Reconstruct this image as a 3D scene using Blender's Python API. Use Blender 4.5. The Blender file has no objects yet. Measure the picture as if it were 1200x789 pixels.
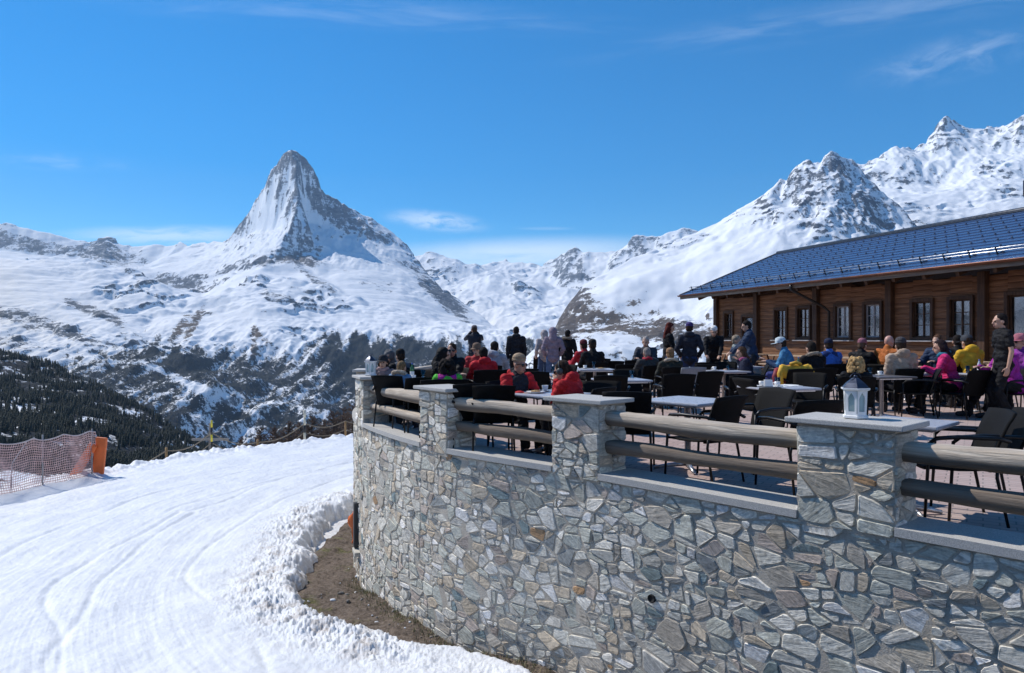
import bpy, bmesh, math, random
import numpy as np
from mathutils import Vector, Matrix
from mathutils.geometry import delaunay_2d_cdt

scene = bpy.context.scene
COL = scene.collection
F = 850.0            # focal length in pixels of the 1200 px wide photograph
EYE = 1.4            # camera height above the terrace floor
HX, HY = 600.0, 396.0
R = math.radians
rng = random.Random(7)
SUN_AZ, SUN_EL = -58.0, 47.0     # degrees from +Y, negative to the left

# ------------------------------------------------------------------ helpers
def gp(px, d, z=0.0):
    """a place at distance d along the ray of photograph column px"""
    return Vector(((px - HX) / F * d, d, z))

def zpy(py, d):
    return EYE + (HY - py) / F * d

def link(o, parent=None):
    COL.objects.link(o)
    if parent is not None:
        o.parent = parent
    return o

def tag(o, label=None, cat=None, group=None, kind=None):
    if label: o['label'] = label
    if cat: o['category'] = cat
    if group: o['group'] = group
    if kind: o['kind'] = kind
    return o

def empty(name, loc=(0, 0, 0), rz=0.0):
    o = bpy.data.objects.new(name, None)
    o.empty_display_size = .2
    o.location = loc
    o.rotation_euler = (0, 0, rz)
    return link(o)

class MB:
    """collects shapes in one mesh"""
    def __init__(self):
        self.v, self.f, self.m, self.sm = [], [], [], []
    def add(self, vs, fs, mi=0, smooth=False):
        b = len(self.v)
        self.v.extend([tuple(p) for p in vs])
        for f in fs:
            self.f.append(tuple(b + i for i in f)); self.m.append(mi); self.sm.append(smooth)
    def box(self, c, s, M=None, mi=0, bev=0.0):
        hx, hy, hz = s[0] / 2, s[1] / 2, s[2] / 2
        if bev <= 0:
            vs = [Vector((x * hx, y * hy, z * hz)) for z in (-1, 1) for y in (-1, 1) for x in (-1, 1)]
            fs = [(0, 2, 3, 1), (4, 5, 7, 6), (0, 1, 5, 4), (2, 6, 7, 3), (0, 4, 6, 2), (1, 3, 7, 5)]
        else:
            bm = bmesh.new()
            bmesh.ops.create_cube(bm, size=1.0)
            for v in bm.verts:
                v.co = Vector((v.co.x * s[0], v.co.y * s[1], v.co.z * s[2]))
            bmesh.ops.bevel(bm, geom=bm.edges[:], offset=min(bev, min(s) * .45), segments=2, affect='EDGES', profile=.5)
            bm.verts.index_update()
            vs = [v.co.copy() for v in bm.verts]
            fs = [[v.index for v in f.verts] for f in bm.faces]
            bm.free()
        T = Matrix.Translation(c)
        T = T @ M.to_4x4() if M is not None else T
        self.add([T @ v for v in vs], fs, mi)
    def tube(self, pts, r, n=8, mi=0, smooth=True, cap=True, sx=1.0):
        """a tube through points; r is a number or one radius per point"""
        pts = [Vector(p) for p in pts]
        rs = r if isinstance(r, (list, tuple)) else [r] * len(pts)
        vs, fs = [], []
        prev = None
        for i, p in enumerate(pts):
            t = (pts[min(i + 1, len(pts) - 1)] - pts[max(i - 1, 0)])
            t = t.normalized() if t.length > 1e-9 else Vector((0, 0, 1))
            if prev is None:
                a = Vector((0, 0, 1)) if abs(t.z) < .9 else Vector((1, 0, 0))
                u = t.cross(a).normalized()
            else:
                u = (prev - t * prev.dot(t))
                u = u.normalized() if u.length > 1e-6 else t.orthogonal().normalized()
            prev = u
            w = t.cross(u)
            for k in range(n):
                an = 2 * math.pi * k / n
                vs.append(p + (u * math.cos(an) * sx + w * math.sin(an)) * rs[i])
        for i in range(len(pts) - 1):
            for k in range(n):
                a = i * n + k; b = i * n + (k + 1) % n
                fs.append((a, b, b + n, a + n))
        if cap:
            fs.append(tuple(range(n - 1, -1, -1)))
            fs.append(tuple(range((len(pts) - 1) * n, len(pts) * n)))
        self.add(vs, fs, mi, smooth)
    def lathe(self, prof, c=(0, 0, 0), n=16, mi=0, smooth=True, M=None):
        vs, fs = [], []
        c = Vector(c)
        for (r, z) in prof:
            for k in range(n):
                an = 2 * math.pi * k / n
                q = Vector((r * math.cos(an), r * math.sin(an), z))
                if M is not None: q = M @ q
                vs.append(c + q)
        for i in range(len(prof) - 1):
            for k in range(n):
                a = i * n + k; b = i * n + (k + 1) % n
                fs.append((a, b, b + n, a + n))
        fs.append(tuple(range(n - 1, -1, -1)))
        fs.append(tuple(range((len(prof) - 1) * n, len(prof) * n)))
        self.add(vs, fs, mi, smooth)
    def ell(self, c, r, mi=0, M=None, nu=12, nv=8):
        vs, fs = [], []
        c = Vector(c)
        for j in range(nv + 1):
            th = math.pi * j / nv
            for k in range(nu):
                an = 2 * math.pi * k / nu
                q = Vector((r[0] * math.sin(th) * math.cos(an), r[1] * math.sin(th) * math.sin(an), -r[2] * math.cos(th)))
                if M is not None: q = M @ q
                vs.append(c + q)
        for j in range(nv):
            for k in range(nu):
                a = j * nu + k; b = j * nu + (k + 1) % nu
                fs.append((a, b, b + nu, a + nu))
        self.add(vs, fs, mi, True)
    def mesh(self, name, mats):
        me = bpy.data.meshes.new(name)
        me.from_pydata(self.v, [], self.f)
        for m in (mats if isinstance(mats, (list, tuple)) else [mats]):
            me.materials.append(m)
        if self.f:
            me.polygons.foreach_set('material_index', self.m)
            me.polygons.foreach_set('use_smooth', self.sm)
        me.update()
        return me
    def build(self, name, mats, parent=None, loc=None, rz=None):
        o = bpy.data.objects.new(name, self.mesh(name, mats))
        if loc is not None: o.location = loc
        if rz is not None: o.rotation_euler = (0, 0, rz)
        return link(o, parent)

def copy_tree(o, parent=None):
    c = o.copy()
    COL.objects.link(c)
    if parent is not None: c.parent = parent
    for ch in list(o.children):
        copy_tree(ch, c)
    return c

def np_mesh(name, V, Fq, mats, smooth=True, attrs=None):
    me = bpy.data.meshes.new(name)
    V = np.asarray(V, dtype=np.float32); Fq = np.asarray(Fq, dtype=np.int32)
    n = Fq.shape[1]
    me.vertices.add(len(V)); me.vertices.foreach_set('co', V.ravel())
    me.loops.add(Fq.size); me.loops.foreach_set('vertex_index', Fq.ravel())
    me.polygons.add(len(Fq))
    me.polygons.foreach_set('loop_start', np.arange(0, Fq.size, n, dtype=np.int32))
    if smooth:
        me.polygons.foreach_set('use_smooth', np.ones(len(Fq), dtype=bool))
    for m in (mats if isinstance(mats, (list, tuple)) else [mats]):
        me.materials.append(m)
    me.update(calc_edges=True)
    for k, a in (attrs or {}).items():
        a = np.asarray(a, dtype=np.float32)
        if a.ndim == 1:
            at = me.attributes.new(k, 'FLOAT', 'POINT'); at.data.foreach_set('value', a)
        else:
            at = me.attributes.new(k, 'FLOAT_VECTOR', 'POINT'); at.data.foreach_set('vector', a.ravel())
    return me

def grid_faces(nr, nc):
    i = np.arange(nr - 1)[:, None] * nc + np.arange(nc - 1)[None, :]
    return np.stack([i, i + 1, i + nc + 1, i + nc], -1).reshape(-1, 4)

# ------------------------------------------------------------------ noise
def _h(ix, iy, s):
    n = (ix.astype(np.int64) * 374761393 + iy.astype(np.int64) * 668265263 + s * 974634777) & 0xffffffff
    n = ((n ^ (n >> 13)) * 1274126177) & 0xffffffff
    return ((n ^ (n >> 16)) & 0xffff) / 65535.0

def pnoise(x, y, s=0):
    ix = np.floor(x); iy = np.floor(y)
    fx = x - ix; fy = y - iy
    u = fx * fx * fx * (fx * (fx * 6 - 15) + 10); v = fy * fy * fy * (fy * (fy * 6 - 15) + 10)
    ix = ix.astype(np.int64); iy = iy.astype(np.int64)
    def g(a, b):
        an = _h(ix + a, iy + b, s) * 2 * np.pi
        return np.cos(an) * (fx - a) + np.sin(an) * (fy - b)
    n0 = g(0, 0) * (1 - u) + g(1, 0) * u
    n1 = g(0, 1) * (1 - u) + g(1, 1) * u
    return (n0 * (1 - v) + n1 * v) * 1.5

def fbm(x, y, o=5, s=0, gain=.5, lac=2.03):
    a, t = 1.0, 0.0
    for k in range(o):
        t = t + a * pnoise(x, y, s + k * 17)
        x = x * lac + 11.3; y = y * lac - 7.7; a *= gain
    return t

def ridged(x, y, o=5, s=0, gain=.5):
    a, t = 1.0, 0.0
    for k in range(o):
        t = t + a * (1 - 2 * np.abs(pnoise(x, y, s + k * 13)))
        x = x * 2.07 + 3.1; y = y * 2.07 - 9.2; a *= gain
    return t

def sstep(a, b, x):
    t = np.clip((x - a) / (b - a), 0, 1)
    return t * t * (3 - 2 * t)

# ------------------------------------------------------------------ materials
class NT:
    def __init__(self, name):
        self.m = bpy.data.materials.new(name)
        self.m.use_nodes = True
        self.t = self.m.node_tree
        self.t.nodes.clear()
        self.out = self.t.nodes.new('ShaderNodeOutputMaterial')
        self.b = self.n('ShaderNodeBsdfPrincipled')
        self.l(self.b.outputs[0], self.out.inputs[0])
    def n(self, typ, **kw):
        nd = self.t.nodes.new(typ)
        for k, v in kw.items():
            setattr(nd, k, v)
        return nd
    def l(self, a, b): self.t.links.new(a, b)
    def set(self, nd, key, v):
        if isinstance(v, bpy.types.NodeSocket): self.l(v, nd.inputs[key])
        else: nd.inputs[key].default_value = v
    def coord(self, kind='Object'):
        return self.n('ShaderNodeTexCoord').outputs[kind]
    def attr(self, name, out='Fac'):
        return self.n('ShaderNodeAttribute', attribute_name=name).outputs[out]
    def mapping(self, vec, scale=(1, 1, 1), rot=(0, 0, 0)):
        m = self.n('ShaderNodeMapping'); self.l(vec, m.inputs[0])
        m.inputs['Scale'].default_value = scale; m.inputs['Rotation'].default_value = rot
        return m.outputs[0]
    def noise(self, vec, scale=5, detail=4, rough=.55, dist=0.0):
        x = self.n('ShaderNodeTexNoise'); self.l(vec, x.inputs['Vector'])
        x.inputs['Scale'].default_value = scale; x.inputs['Detail'].default_value = detail
        x.inputs['Roughness'].default_value = rough; x.inputs['Distortion'].default_value = dist
        return x.outputs['Fac']
    def math(self, op, a, b=None, c=None, clamp=False):
        x = self.n('ShaderNodeMath', operation=op); x.use_clamp = clamp
        self.set(x, 0, a)
        if b is not None: self.set(x, 1, b)
        if c is not None: self.set(x, 2, c)
        return x.outputs[0]
    def smooth(self, v, a, b, lo=0.0, hi=1.0):
        x = self.n('ShaderNodeMapRange', interpolation_type='SMOOTHSTEP')
        self.set(x, 0, v); self.set(x, 1, a); self.set(x, 2, b); self.set(x, 3, lo); self.set(x, 4, hi)
        return x.outputs[0]
    def mix(self, f, a, b, mode='MIX'):
        x = self.n('ShaderNodeMix', data_type='RGBA', blend_type=mode)
        self.set(x, 0, f)
        for k, v in ((6, a), (7, b)):
            if isinstance(v, bpy.types.NodeSocket): self.l(v, x.inputs[k])
            else: x.inputs[k].default_value = (*v[:3], 1)
        return x.outputs[2]
    def ramp(self, f, stops):
        x = self.n('ShaderNodeValToRGB'); self.l(f, x.inputs[0])
        e = x.color_ramp.elements
        while len(e) < len(stops): e.new(.5)
        for k, (p, c) in enumerate(stops):
            e[k].position = p; e[k].color = (*c[:3], 1)
        return x.outputs[0]
    def bump(self, h, strength=.3, dist=.01, normal=None):
        x = self.n('ShaderNodeBump'); self.l(h, x.inputs['Height'])
        x.inputs['Strength'].default_value = strength; x.inputs['Distance'].default_value = dist
        if normal is not None: self.l(normal, x.inputs['Normal'])
        return x.outputs[0]
    def fin(self, color=None, rough=.6, metal=0.0, normal=None, spec=None, sheen=None):
        if color is not None:
            if isinstance(color, bpy.types.NodeSocket): self.l(color, self.b.inputs['Base Color'])
            else: self.b.inputs['Base Color'].default_value = (*color[:3], 1)
        self.set(self.b, 'Roughness', rough); self.set(self.b, 'Metallic', metal)
        if normal is not None: self.l(normal, self.b.inputs['Normal'])
        if spec is not None: self.b.inputs['Specular IOR Level'].default_value = spec
        if sheen is not None: self.b.inputs['Sheen Weight'].default_value = sheen
        return self.m

_MC = {}
def pmat(name, color, rough=.6, metal=0.0, var=.12, scale=8.0, bump=0.0, bscale=60.0, spec=None, stretch=(1, 1, 1)):
    """plain procedural material: a base colour with mottling, grain and roughness variation"""
    if name in _MC: return _MC[name]
    t = NT(name)
    co = t.mapping(t.coord('Object'), stretch)
    n = t.noise(co, scale, 5, .6)
    c0 = tuple(max(0, c * (1 - var)) for c in color); c1 = tuple(min(1, c * (1 + var)) for c in color)
    col = t.mix(t.smooth(n, .3, .7), c0, c1)
    nr = None
    if bump > 0:
        nr = t.bump(t.noise(co, bscale, 3, .6), bump, .01)
    r = t.smooth(n, .25, .75, max(.02, rough - .08), min(1, rough + .08))
    _MC[name] = t.fin(col, r, metal, nr, spec)
    return _MC[name]
# ------------------------------------------------------------------ camera, sun, sky
cam = bpy.data.cameras.new('camera')
cam.sensor_width = 36; cam.lens = 36 * F / 1200
cam.shift_y = 1.5 / 1200
cam.clip_start = .05; cam.clip_end = 60000
camo = link(bpy.data.objects.new('camera', cam))
camo.location = (0, 0, EYE); camo.rotation_euler = (R(90), 0, 0)
scene.camera = camo

sunv = Vector((math.sin(R(SUN_AZ)) * math.cos(R(SUN_EL)), math.cos(R(SUN_AZ)) * math.cos(R(SUN_EL)), math.sin(R(SUN_EL))))
sl = bpy.data.lights.new('sun', 'SUN')
sl.energy = 3.7; sl.angle = R(.53); sl.color = (1, .95, .88)
so = link(bpy.data.objects.new('sun', sl))
so.rotation_euler = sunv.to_track_quat('Z', 'Y').to_euler()
so.location = sunv * 60

scene.world = bpy.data.worlds.new('World')
scene.world.use_nodes = True
wt = scene.world.node_tree
wt.nodes.clear()
class WT(NT):
    def __init__(self, tree): self.t = tree
w = WT(wt)
sky = w.n('ShaderNodeTexSky', sky_type='NISHITA')
sky.sun_disc = False
sky.sun_elevation = R(SUN_EL); sky.sun_rotation = R(SUN_AZ)
sky.altitude = 2300; sky.air_density = 1.0; sky.dust_density = .25; sky.ozone_density = 2.2
hsv = w.n('ShaderNodeHueSaturation'); w.l(sky.outputs[0], hsv.inputs['Color'])
hsv.inputs['Saturation'].default_value = 1.55; hsv.inputs['Hue'].default_value = .497
d = w.n('ShaderNodeTexCoord').outputs['Generated']
sp = w.n('ShaderNodeSeparateXYZ'); w.l(d, sp.inputs[0])
yy = w.math('MAXIMUM', sp.outputs['Y'], .05)
U = w.math('DIVIDE', sp.outputs['X'], yy); V_ = w.math('DIVIDE', sp.outputs['Z'], yy)
cx = w.n('ShaderNodeCombineXYZ'); w.l(U, cx.inputs[0]); w.l(V_, cx.inputs[1])
def cloud(px, py, sx, sy, rot, amp, seed, dens=(.35, .75), nscale=3.0):
    mp = w.n('ShaderNodeMapping', vector_type='TEXTURE'); w.l(cx.outputs[0], mp.inputs[0])
    mp.inputs['Location'].default_value = ((px - HX) / F, (HY - py) / F, 0)
    mp.inputs['Rotation'].default_value = (0, 0, R(rot))
    mp.inputs['Scale'].default_value = (sx / F, sy / F, 1)
    ln = w.n('ShaderNodeVectorMath', operation='LENGTH'); w.l(mp.outputs[0], ln.inputs[0])
    m = w.smooth(ln.outputs['Value'], 1.0, 0.1)
    mv = w.n('ShaderNodeVectorMath', operation='ADD'); w.l(mp.outputs[0], mv.inputs[0]); mv.inputs[1].default_value = (seed, seed * 1.7, 0)
    sc = w.mapping(mv.outputs[0], (1.0, .55, 1))
    nz = w.noise(sc, nscale, 7, .62, .6)
    return w.math('MULTIPLY', w.math('MULTIPLY', m, w.smooth(nz, *dens)), amp)
cl = [cloud(610, 298, 250, 26, 2, .6, 3.1, (.1, .5), 1.6), cloud(510, 259, 75, 16, -6, .5, 8.3, (.25, .6)), cloud(1120, 68, 150, 34, 14, .2, 5.5),
      cloud(1000, 20, 420, 30, 8, .12, 12.2), cloud(70, 190, 120, 14, -3, .16, 17.2), cloud(200, 276, 170, 16, 0, .5, 21.7, (.2, .6)),
      cloud(420, 15, 420, 26, -3, .12, 31.0), cloud(640, 268, 45, 3, 0, .12, 41.0, (.1, .4))]
tot = cl[0]
for c in cl[1:]: tot = w.math('ADD', tot, c)
tot = w.math('MINIMUM', tot, .75)
mixc = w.mix(tot, hsv.outputs[0], (7.6, 8.3, 9.2))
bg = w.n('ShaderNodeBackground'); w.l(mixc, bg.inputs[0]); bg.inputs[1].default_value = .125
wo = w.n('ShaderNodeOutputWorld'); w.l(bg.outputs[0], wo.inputs[0])

vs = scene.view_settings
vs.view_transform = 'Standard'; vs.look = 'None'; vs.gamma = 1; vs.use_curve_mapping = False
vs.exposure = 0.40
scene.cycles.max_bounces = 6; scene.cycles.diffuse_bounces = 3; scene.cycles.glossy_bounces = 3
scene.cycles.volume_bounces = 0
scene.cycles.use_denoising = True
# ------------------------------------------------------------------ mountains
def tin_grid(curves, px0, px1, dpx, d0, d1, nd, warp=0.0, seed=0):
    """heights over a polar grid from surveyed ridge and slope lines (column, row, distance)"""
    K = 600.0
    pts, zs, edges = [], [], []
    for c in curves:
        cur = []
        last = None
        for p in c:
            dd = p[2] if len(p) > 2 else last
            last = dd
            pts.append(Vector((p[0], K * math.log(dd)))); zs.append(zpy(p[1], dd)); cur.append(len(pts) - 1)
        edges += list(zip(cur[:-1], cur[1:]))
    vo, eo, fo, ov, oe, of = delaunay_2d_cdt(pts, edges, [], 0, 1e-3)
    zo = []
    for k, v in enumerate(vo):
        if ov[k]:
            zo.append(zs[ov[k][0]])
        else:                       # where two lines cross
            dist = [((p - v).length, i) for i, p in enumerate(pts)]
            dist.sort(); wsum = sum(1 / (q + 1e-3) for q, _ in dist[:3])
            zo.append(sum(zs[i] / (q + 1e-3) for q, i in dist[:3]) / wsum)
    xs = np.arange(px0, px1 + dpx, dpx); ls = np.linspace(math.log(d0), math.log(d1), nd)
    PX, LD = np.meshgrid(xs, ls)
    QX, QL = PX.copy(), LD * K
    if warp:
        QX = QX + warp * fbm(PX / 14, LD * K / 14, 4, seed + 3); QL = QL + warp * fbm(PX / 14, LD * K / 14, 4, seed + 9)
    Z = np.full(PX.shape, np.nan)
    for f in fo:
        if len(f) != 3: continue
        a, b, c = (vo[i] for i in f)
        x0 = min(a.x, b.x, c.x) - 2 - warp * 2; x1 = max(a.x, b.x, c.x) + 2 + warp * 2
        y0 = min(a.y, b.y, c.y) - 2 - warp * 2; y1 = max(a.y, b.y, c.y) + 2 + warp * 2
        i0 = np.searchsorted(xs, x0); i1 = np.searchsorted(xs, x1)
        j0 = np.searchsorted(ls * K, y0); j1 = np.searchsorted(ls * K, y1)
        if i1 <= i0 or j1 <= j0: continue
        X = QX[j0:j1, i0:i1]; Y = QL[j0:j1, i0:i1]
        det = (b.y - c.y) * (a.x - c.x) + (c.x - b.x) * (a.y - c.y)
        if abs(det) < 1e-9: continue
        l1 = ((b.y - c.y) * (X - c.x) + (c.x - b.x) * (Y - c.y)) / det
        l2 = ((c.y - a.y) * (X - c.x) + (a.x - c.x) * (Y - c.y)) / det
        l3 = 1 - l1 - l2
        m = (l1 >= -1e-4) & (l2 >= -1e-4) & (l3 >= -1e-4)
        zz = l1 * zo[f[0]] + l2 * zo[f[1]] + l3 * zo[f[2]]
        blk = Z[j0:j1, i0:i1]; blk[m] = zz[m]
    D = np.exp(LD)
    # whatever lies outside the lines drops away
    if np.isnan(Z).any():
        Z = np.where(np.isnan(Z), np.nanmin(Z), Z)
    return PX, D, Z

def blur(Z, n=1):
    for _ in range(n):
        P = np.pad(Z, 1, mode='edge')
        Z = (P[:-2, 1:-1] + P[2:, 1:-1] + P[1:-1, :-2] + P[1:-1, 2:] + 2 * P[1:-1, 1:-1]) / 6
    return Z

def normals(X, Y, Z):
    du = np.stack([np.gradient(X, axis=1), np.gradient(Y, axis=1), np.gradient(Z, axis=1)], -1)
    dv = np.stack([np.gradient(X, axis=0), np.gradient(Y, axis=0), np.gradient(Z, axis=0)], -1)
    n = np.cross(du, dv)
    n /= np.linalg.norm(n, axis=-1, keepdims=True) + 1e-9
    n *= np.sign(n[..., 2:3] + 1e-9)
    return n

def blob(PX, PY, px, py, rx, ry, rot=0):
    a = math.radians(rot)
    x = PX - px; y = PY - py
    u = (x * math.cos(a) + y * math.sin(a)) / rx; v = (-x * math.sin(a) + y * math.cos(a)) / ry
    return np.exp(-(u * u + v * v) ** 1.5)

def benches(Z, X, Y, lam, amp, seed, sharp=.3):
    """cliff bands and snow benches that follow the contours"""
    q = Z / lam + 1.3 * fbm(X / (lam * 4), Y / (lam * 4), 4, seed)
    f = q - np.floor(q)
    step = sstep(.5 - sharp / 2, .5 + sharp / 2, f) - f
    m = sstep(-.15, .45, fbm(X / (lam * 5), Y / (lam * 5), 3, seed + 5))
    return step * amp * m

def mountain_material():
    t = NT('snow_and_rock')
    co = t.coord('Object')
    rock = t.attr('rock'); brown = t.attr('brown'); wood = t.attr('wood')
    n1 = t.noise(t.mapping(co, (1, 1, 1.6)), .007, 9, .66)
    n2 = t.noise(t.mapping(co, (.4, .4, 2.4), (.25, .1, 0)), .018, 7, .68)
    n3 = t.noise(co, .06, 5, .75)
    n4 = t.noise(t.mapping(co, (1, 1, .22)), .022, 7, .7, .3)
    k = t.math('ADD', t.math('MULTIPLY', t.math('SUBTRACT', n1, .5), 1.2), t.math('MULTIPLY', t.math('SUBTRACT', n2, .5), 1.15))
    k = t.math('ADD', k, t.math('MULTIPLY', t.math('SUBTRACT', n4, .5), 1.6))
    k = t.math('ADD', k, t.math('MULTIPLY', t.math('SUBTRACT', n3, .5), 1.1))
    rm = t.smooth(t.math('ADD', rock, k), .42, .62)
    kw = t.math('ADD', t.math('MULTIPLY', t.math('SUBTRACT', n4, .5), 1.5), t.math('ADD', t.math('MULTIPLY', t.math('SUBTRACT', n3, .5), 1.5), t.math('MULTIPLY', t.math('SUBTRACT', n1, .5), .8)))
    wm = t.smooth(t.math('ADD', wood, kw), .40, .60)
    rockc = t.ramp(n2, [(.3, (.05, .06, .08)), (.48, (.115, .13, .158)), (.68, (.27, .28, .30))])  # grey rock tinted blue to carry shadow and haze
    brownc = t.ramp(n1, [(.3, (.09, .066, .05)), (.55, (.165, .125, .095)), (.75, (.25, .2, .155))])
    rockc = t.mix(brown, rockc, brownc)
    snowc = t.mix(t.smooth(n1, .3, .7), (.80, .82, .85), (.88, .89, .9))
    c = t.mix(rm, snowc, rockc)
    c = t.mix(wm, c, t.mix(n3, (.010, .015, .021), (.028, .034, .041)))
    h = t.math('ADD', t.math('MULTIPLY', n1, .5), t.math('MULTIPLY', n2, .4))
    h = t.math('ADD', h, t.math('ADD', t.math('MULTIPLY', n3, .35), t.math('MULTIPLY', n4, .7)))
    bs = t.math('ADD', t.math('MULTIPLY', t.math('MAXIMUM', rm, wm), .8), .045)
    x = t.n('ShaderNodeBump'); t.l(h, x.inputs['Height']); t.l(bs, x.inputs['Strength']); x.inputs['Distance'].default_value = 60
    return t.fin(c, .85, 0, x.outputs[0], .15)
MT = mountain_material()

def finish_mountain(name, PX, D, Z, rockbias=0.0, rocks=(), snows=(), browns=(), woods=None, treeline=None):
    X = (PX - HX) / F * D
    PY = HY - (Z - EYE) / D * F
    N = normals(X, D, Z)
    steep = sstep(.88, .62, blur(N[..., 2], 1))
    curv = Z - blur(Z, 8)
    rock = -.28 + .86 * steep + rockbias + .55 * np.clip(curv / 14, -1, 1) * sstep(.95, .75, N[..., 2])
    for b in rocks: rock = rock + b[-1] * blob(PX, PY, *b[:-1])
    for b in snows: rock = rock - b[-1] * blob(PX, PY, *b[:-1])
    rock = np.where(rock > 0, .76 * np.tanh(rock / .76), rock)
    brown = np.zeros_like(Z)
    for b in browns: brown = np.maximum(brown, b[-1] * blob(PX, PY, *b[:-1]))
    wood = woods(PX, PY, X, D, Z, N) if woods else np.zeros_like(Z)
    V = np.stack([X, D, Z], -1).reshape(-1, 3)
    me = np_mesh(name, V, grid_faces(*Z.shape)[:, ::1], MT, True, {'rock': rock.ravel(), 'brown': np.clip(brown, 0, 1).ravel(), 'wood': wood.ravel()})
    o = link(bpy.data.objects.new(name, me))
    o['kind'] = 'structure'
    return dict(PX=PX, PY=PY, X=X, Y=D, Z=Z, N=N, wood=wood)

def off(c, fd, dpy):
    return [(p[0], p[1] + dpy, p[2] * fd) for p in c]

def fill(c):
    """give every point of a line its distance, interpolated between the given ones"""
    c = [list(p) + [None] * (3 - len(p)) for p in c]
    known = [(i, p[2]) for i, p in enumerate(c) if p[2]]
    for i, p in enumerate(c):
        if p[2] is None:
            a = [q for q in known if q[0] < i][-1]; b = [q for q in known if q[0] > i][0]
            f = (i - a[0]) / (b[0] - a[0]); p[2] = a[1] + (b[1] - a[1]) * f
    return [tuple(p) for p in c]

# --- the pyramid peak, the ridges left of it and the long snow slope below
sky1 = fill([(-250, 268, 12000), (-100, 262, 11500), (0, 263, 11000), (20, 266), (50, 272), (85, 280, 10800), (105, 283), (116, 279), (127, 278), (140, 285), (152, 290), (165, 288), (180, 287, 10700),
             (195, 288), (206, 285), (211, 280, 10500), (222, 286), (235, 284, 10200), (250, 284, 9800), (262, 281, 9500), (275, 277, 9250),
             (280, 270, 9150), (281, 262, 9120), (285, 257, 9080), (297, 240, 9000), (307, 224, 8900), (313, 212, 8850), (317, 203, 8800), (319, 201), (326, 195, 8720), (328, 187, 8670), (331, 181, 8640), (336, 177, 8600), (342, 175.5, 8580),
             (350, 178.5, 8600), (358, 185.5, 8650), (366, 196, 8700), (372, 209), (375, 221, 8850), (383, 228, 8900), (395, 236, 9000), (400, 240), (415, 249, 9150), (430, 257, 9250), (445, 264, 9300), (455, 271, 9350), (465, 279, 9350),
             (475, 287, 9300), (484, 298, 9200), (492, 306, 9000), (505, 320, 8700), (530, 344, 8200), (550, 360, 7800), (566, 373, 7400), (585, 388, 7000), (640, 410, 6400)])
hornli = fill([(342, 175.5, 8580), (345, 190, 8480), (349, 198, 8420), (348, 213, 8350), (350, 227, 8250), (352, 235, 8200), (346, 248, 8060), (345, 260, 7950), (341, 268, 7850), (335, 276, 7750), (331, 283, 7650),
               (329, 291, 7550), (331, 300, 7450), (343, 303, 7350), (352, 315, 7200), (366, 326, 6980), (384, 336, 6750), (405, 346, 6500)])
curves1 = [sky1, off(sky1, 1.14, 160), off(sky1, 1.3, 300), hornli,
    fill([(262, 287, 9200), (280, 283, 8950), (300, 272, 8700), (320, 271, 8350), (333, 268, 8050)]),              # foot of the sunny face
    fill([(200, 300, 9500), (230, 306, 9000), (262, 301, 8600), (290, 294, 8200), (316, 288, 7850)]),
    fill([(-250, 298, 11300), (-150, 298, 10850), (0, 299, 10450), (60, 301, 10350), (120, 307, 10250), (150, 312, 10250), (175, 312, 10150), (192, 304, 10100)]),
    fill([(-250, 310, 9300), (0, 309, 9300), (100, 315, 9300), (160, 322, 9000)]),
    fill([(-250, 330, 7700), (0, 325, 7700), (100, 328, 7600), (140, 336, 7500)]),                                # hidden gully
    fill([(150, 317, 8300), (180, 321, 8200), (215, 321, 8000), (250, 324, 7800), (258, 330, 7650)]),
    fill([(162, 331, 7950), (190, 341, 7800), (215, 347, 7650), (236, 349, 7500)]),
    fill([(-250, 300, 6500), (-60, 299, 6300), (0, 301, 6300), (50, 302, 6300), (100, 307, 6300), (150, 318, 6400), (180, 333, 6500), (210, 343, 6600), (236, 349, 6700), (258, 336, 6900), (282, 322, 7000), (305, 316, 7050)]),
    fill([(360, 262, 8500), (385, 268, 8600), (410, 278, 8700), (440, 285, 8800), (465, 292, 8950)]),              # foot of the shaded face
    fill([(344, 303, 7680), (358, 313, 7470), (380, 329, 7170), (402, 343, 6880)]),
    fill([(345, 285, 7800), (370, 297, 7900), (400, 300, 7950), (430, 302, 8100), (460, 306, 8300)]),
    fill([(360, 305, 7500), (400, 322, 7400), (430, 318, 7600), (470, 325, 7700), (500, 340, 7600)]),
    fill([(390, 338, 6900), (430, 345, 6900), (470, 348, 7000), (520, 366, 6900)]),
    fill([(-250, 350, 5200), (0, 345, 5300), (60, 352, 5300), (120, 362, 5300), (180, 368, 5400), (215, 352, 5900), (240, 362, 5750), (300, 343, 6100), (350, 345, 6200), (400, 358, 6100), (450, 362, 6100), (500, 370, 6200), (550, 384, 6300), (600, 397, 6200)]),
    fill([(-250, 400, 4500), (0, 385, 4600), (60, 396, 4600), (120, 388, 4700), (170, 392, 4800), (205, 378, 5000), (240, 398, 4850), (300, 390, 5000), (350, 390, 5200), (400, 391, 5300), (450, 388, 5400), (500, 392, 5500), (550, 398, 5600), (630, 405, 5600)]),
    fill([(-250, 440, 3800), (0, 418, 3950), (60, 420, 3950), (120, 424, 3950), (180, 430, 4000), (240, 440, 4100), (300, 442, 4250), (350, 440, 4400), (400, 438, 4500), (450, 430, 4700), (500, 425, 4900), (560, 420, 5000), (650, 420, 5000)]),
    fill([(-250, 500, 3000), (0, 480, 3100), (100, 478, 3150), (200, 478, 3250), (300, 492, 3400), (350, 496, 3550), (400, 492, 3750), (450, 478, 4000), (520, 460, 4200), (650, 450, 4300)]),
    [(-260, 620, 2300), (200, 620, 2400), (400, 620, 2600), (660, 620, 3000)]]
PX, D, Z = tin_grid(curves1, -170, 625, 1.35, 2500, 11900, 820, 1.2, 1)
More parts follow.
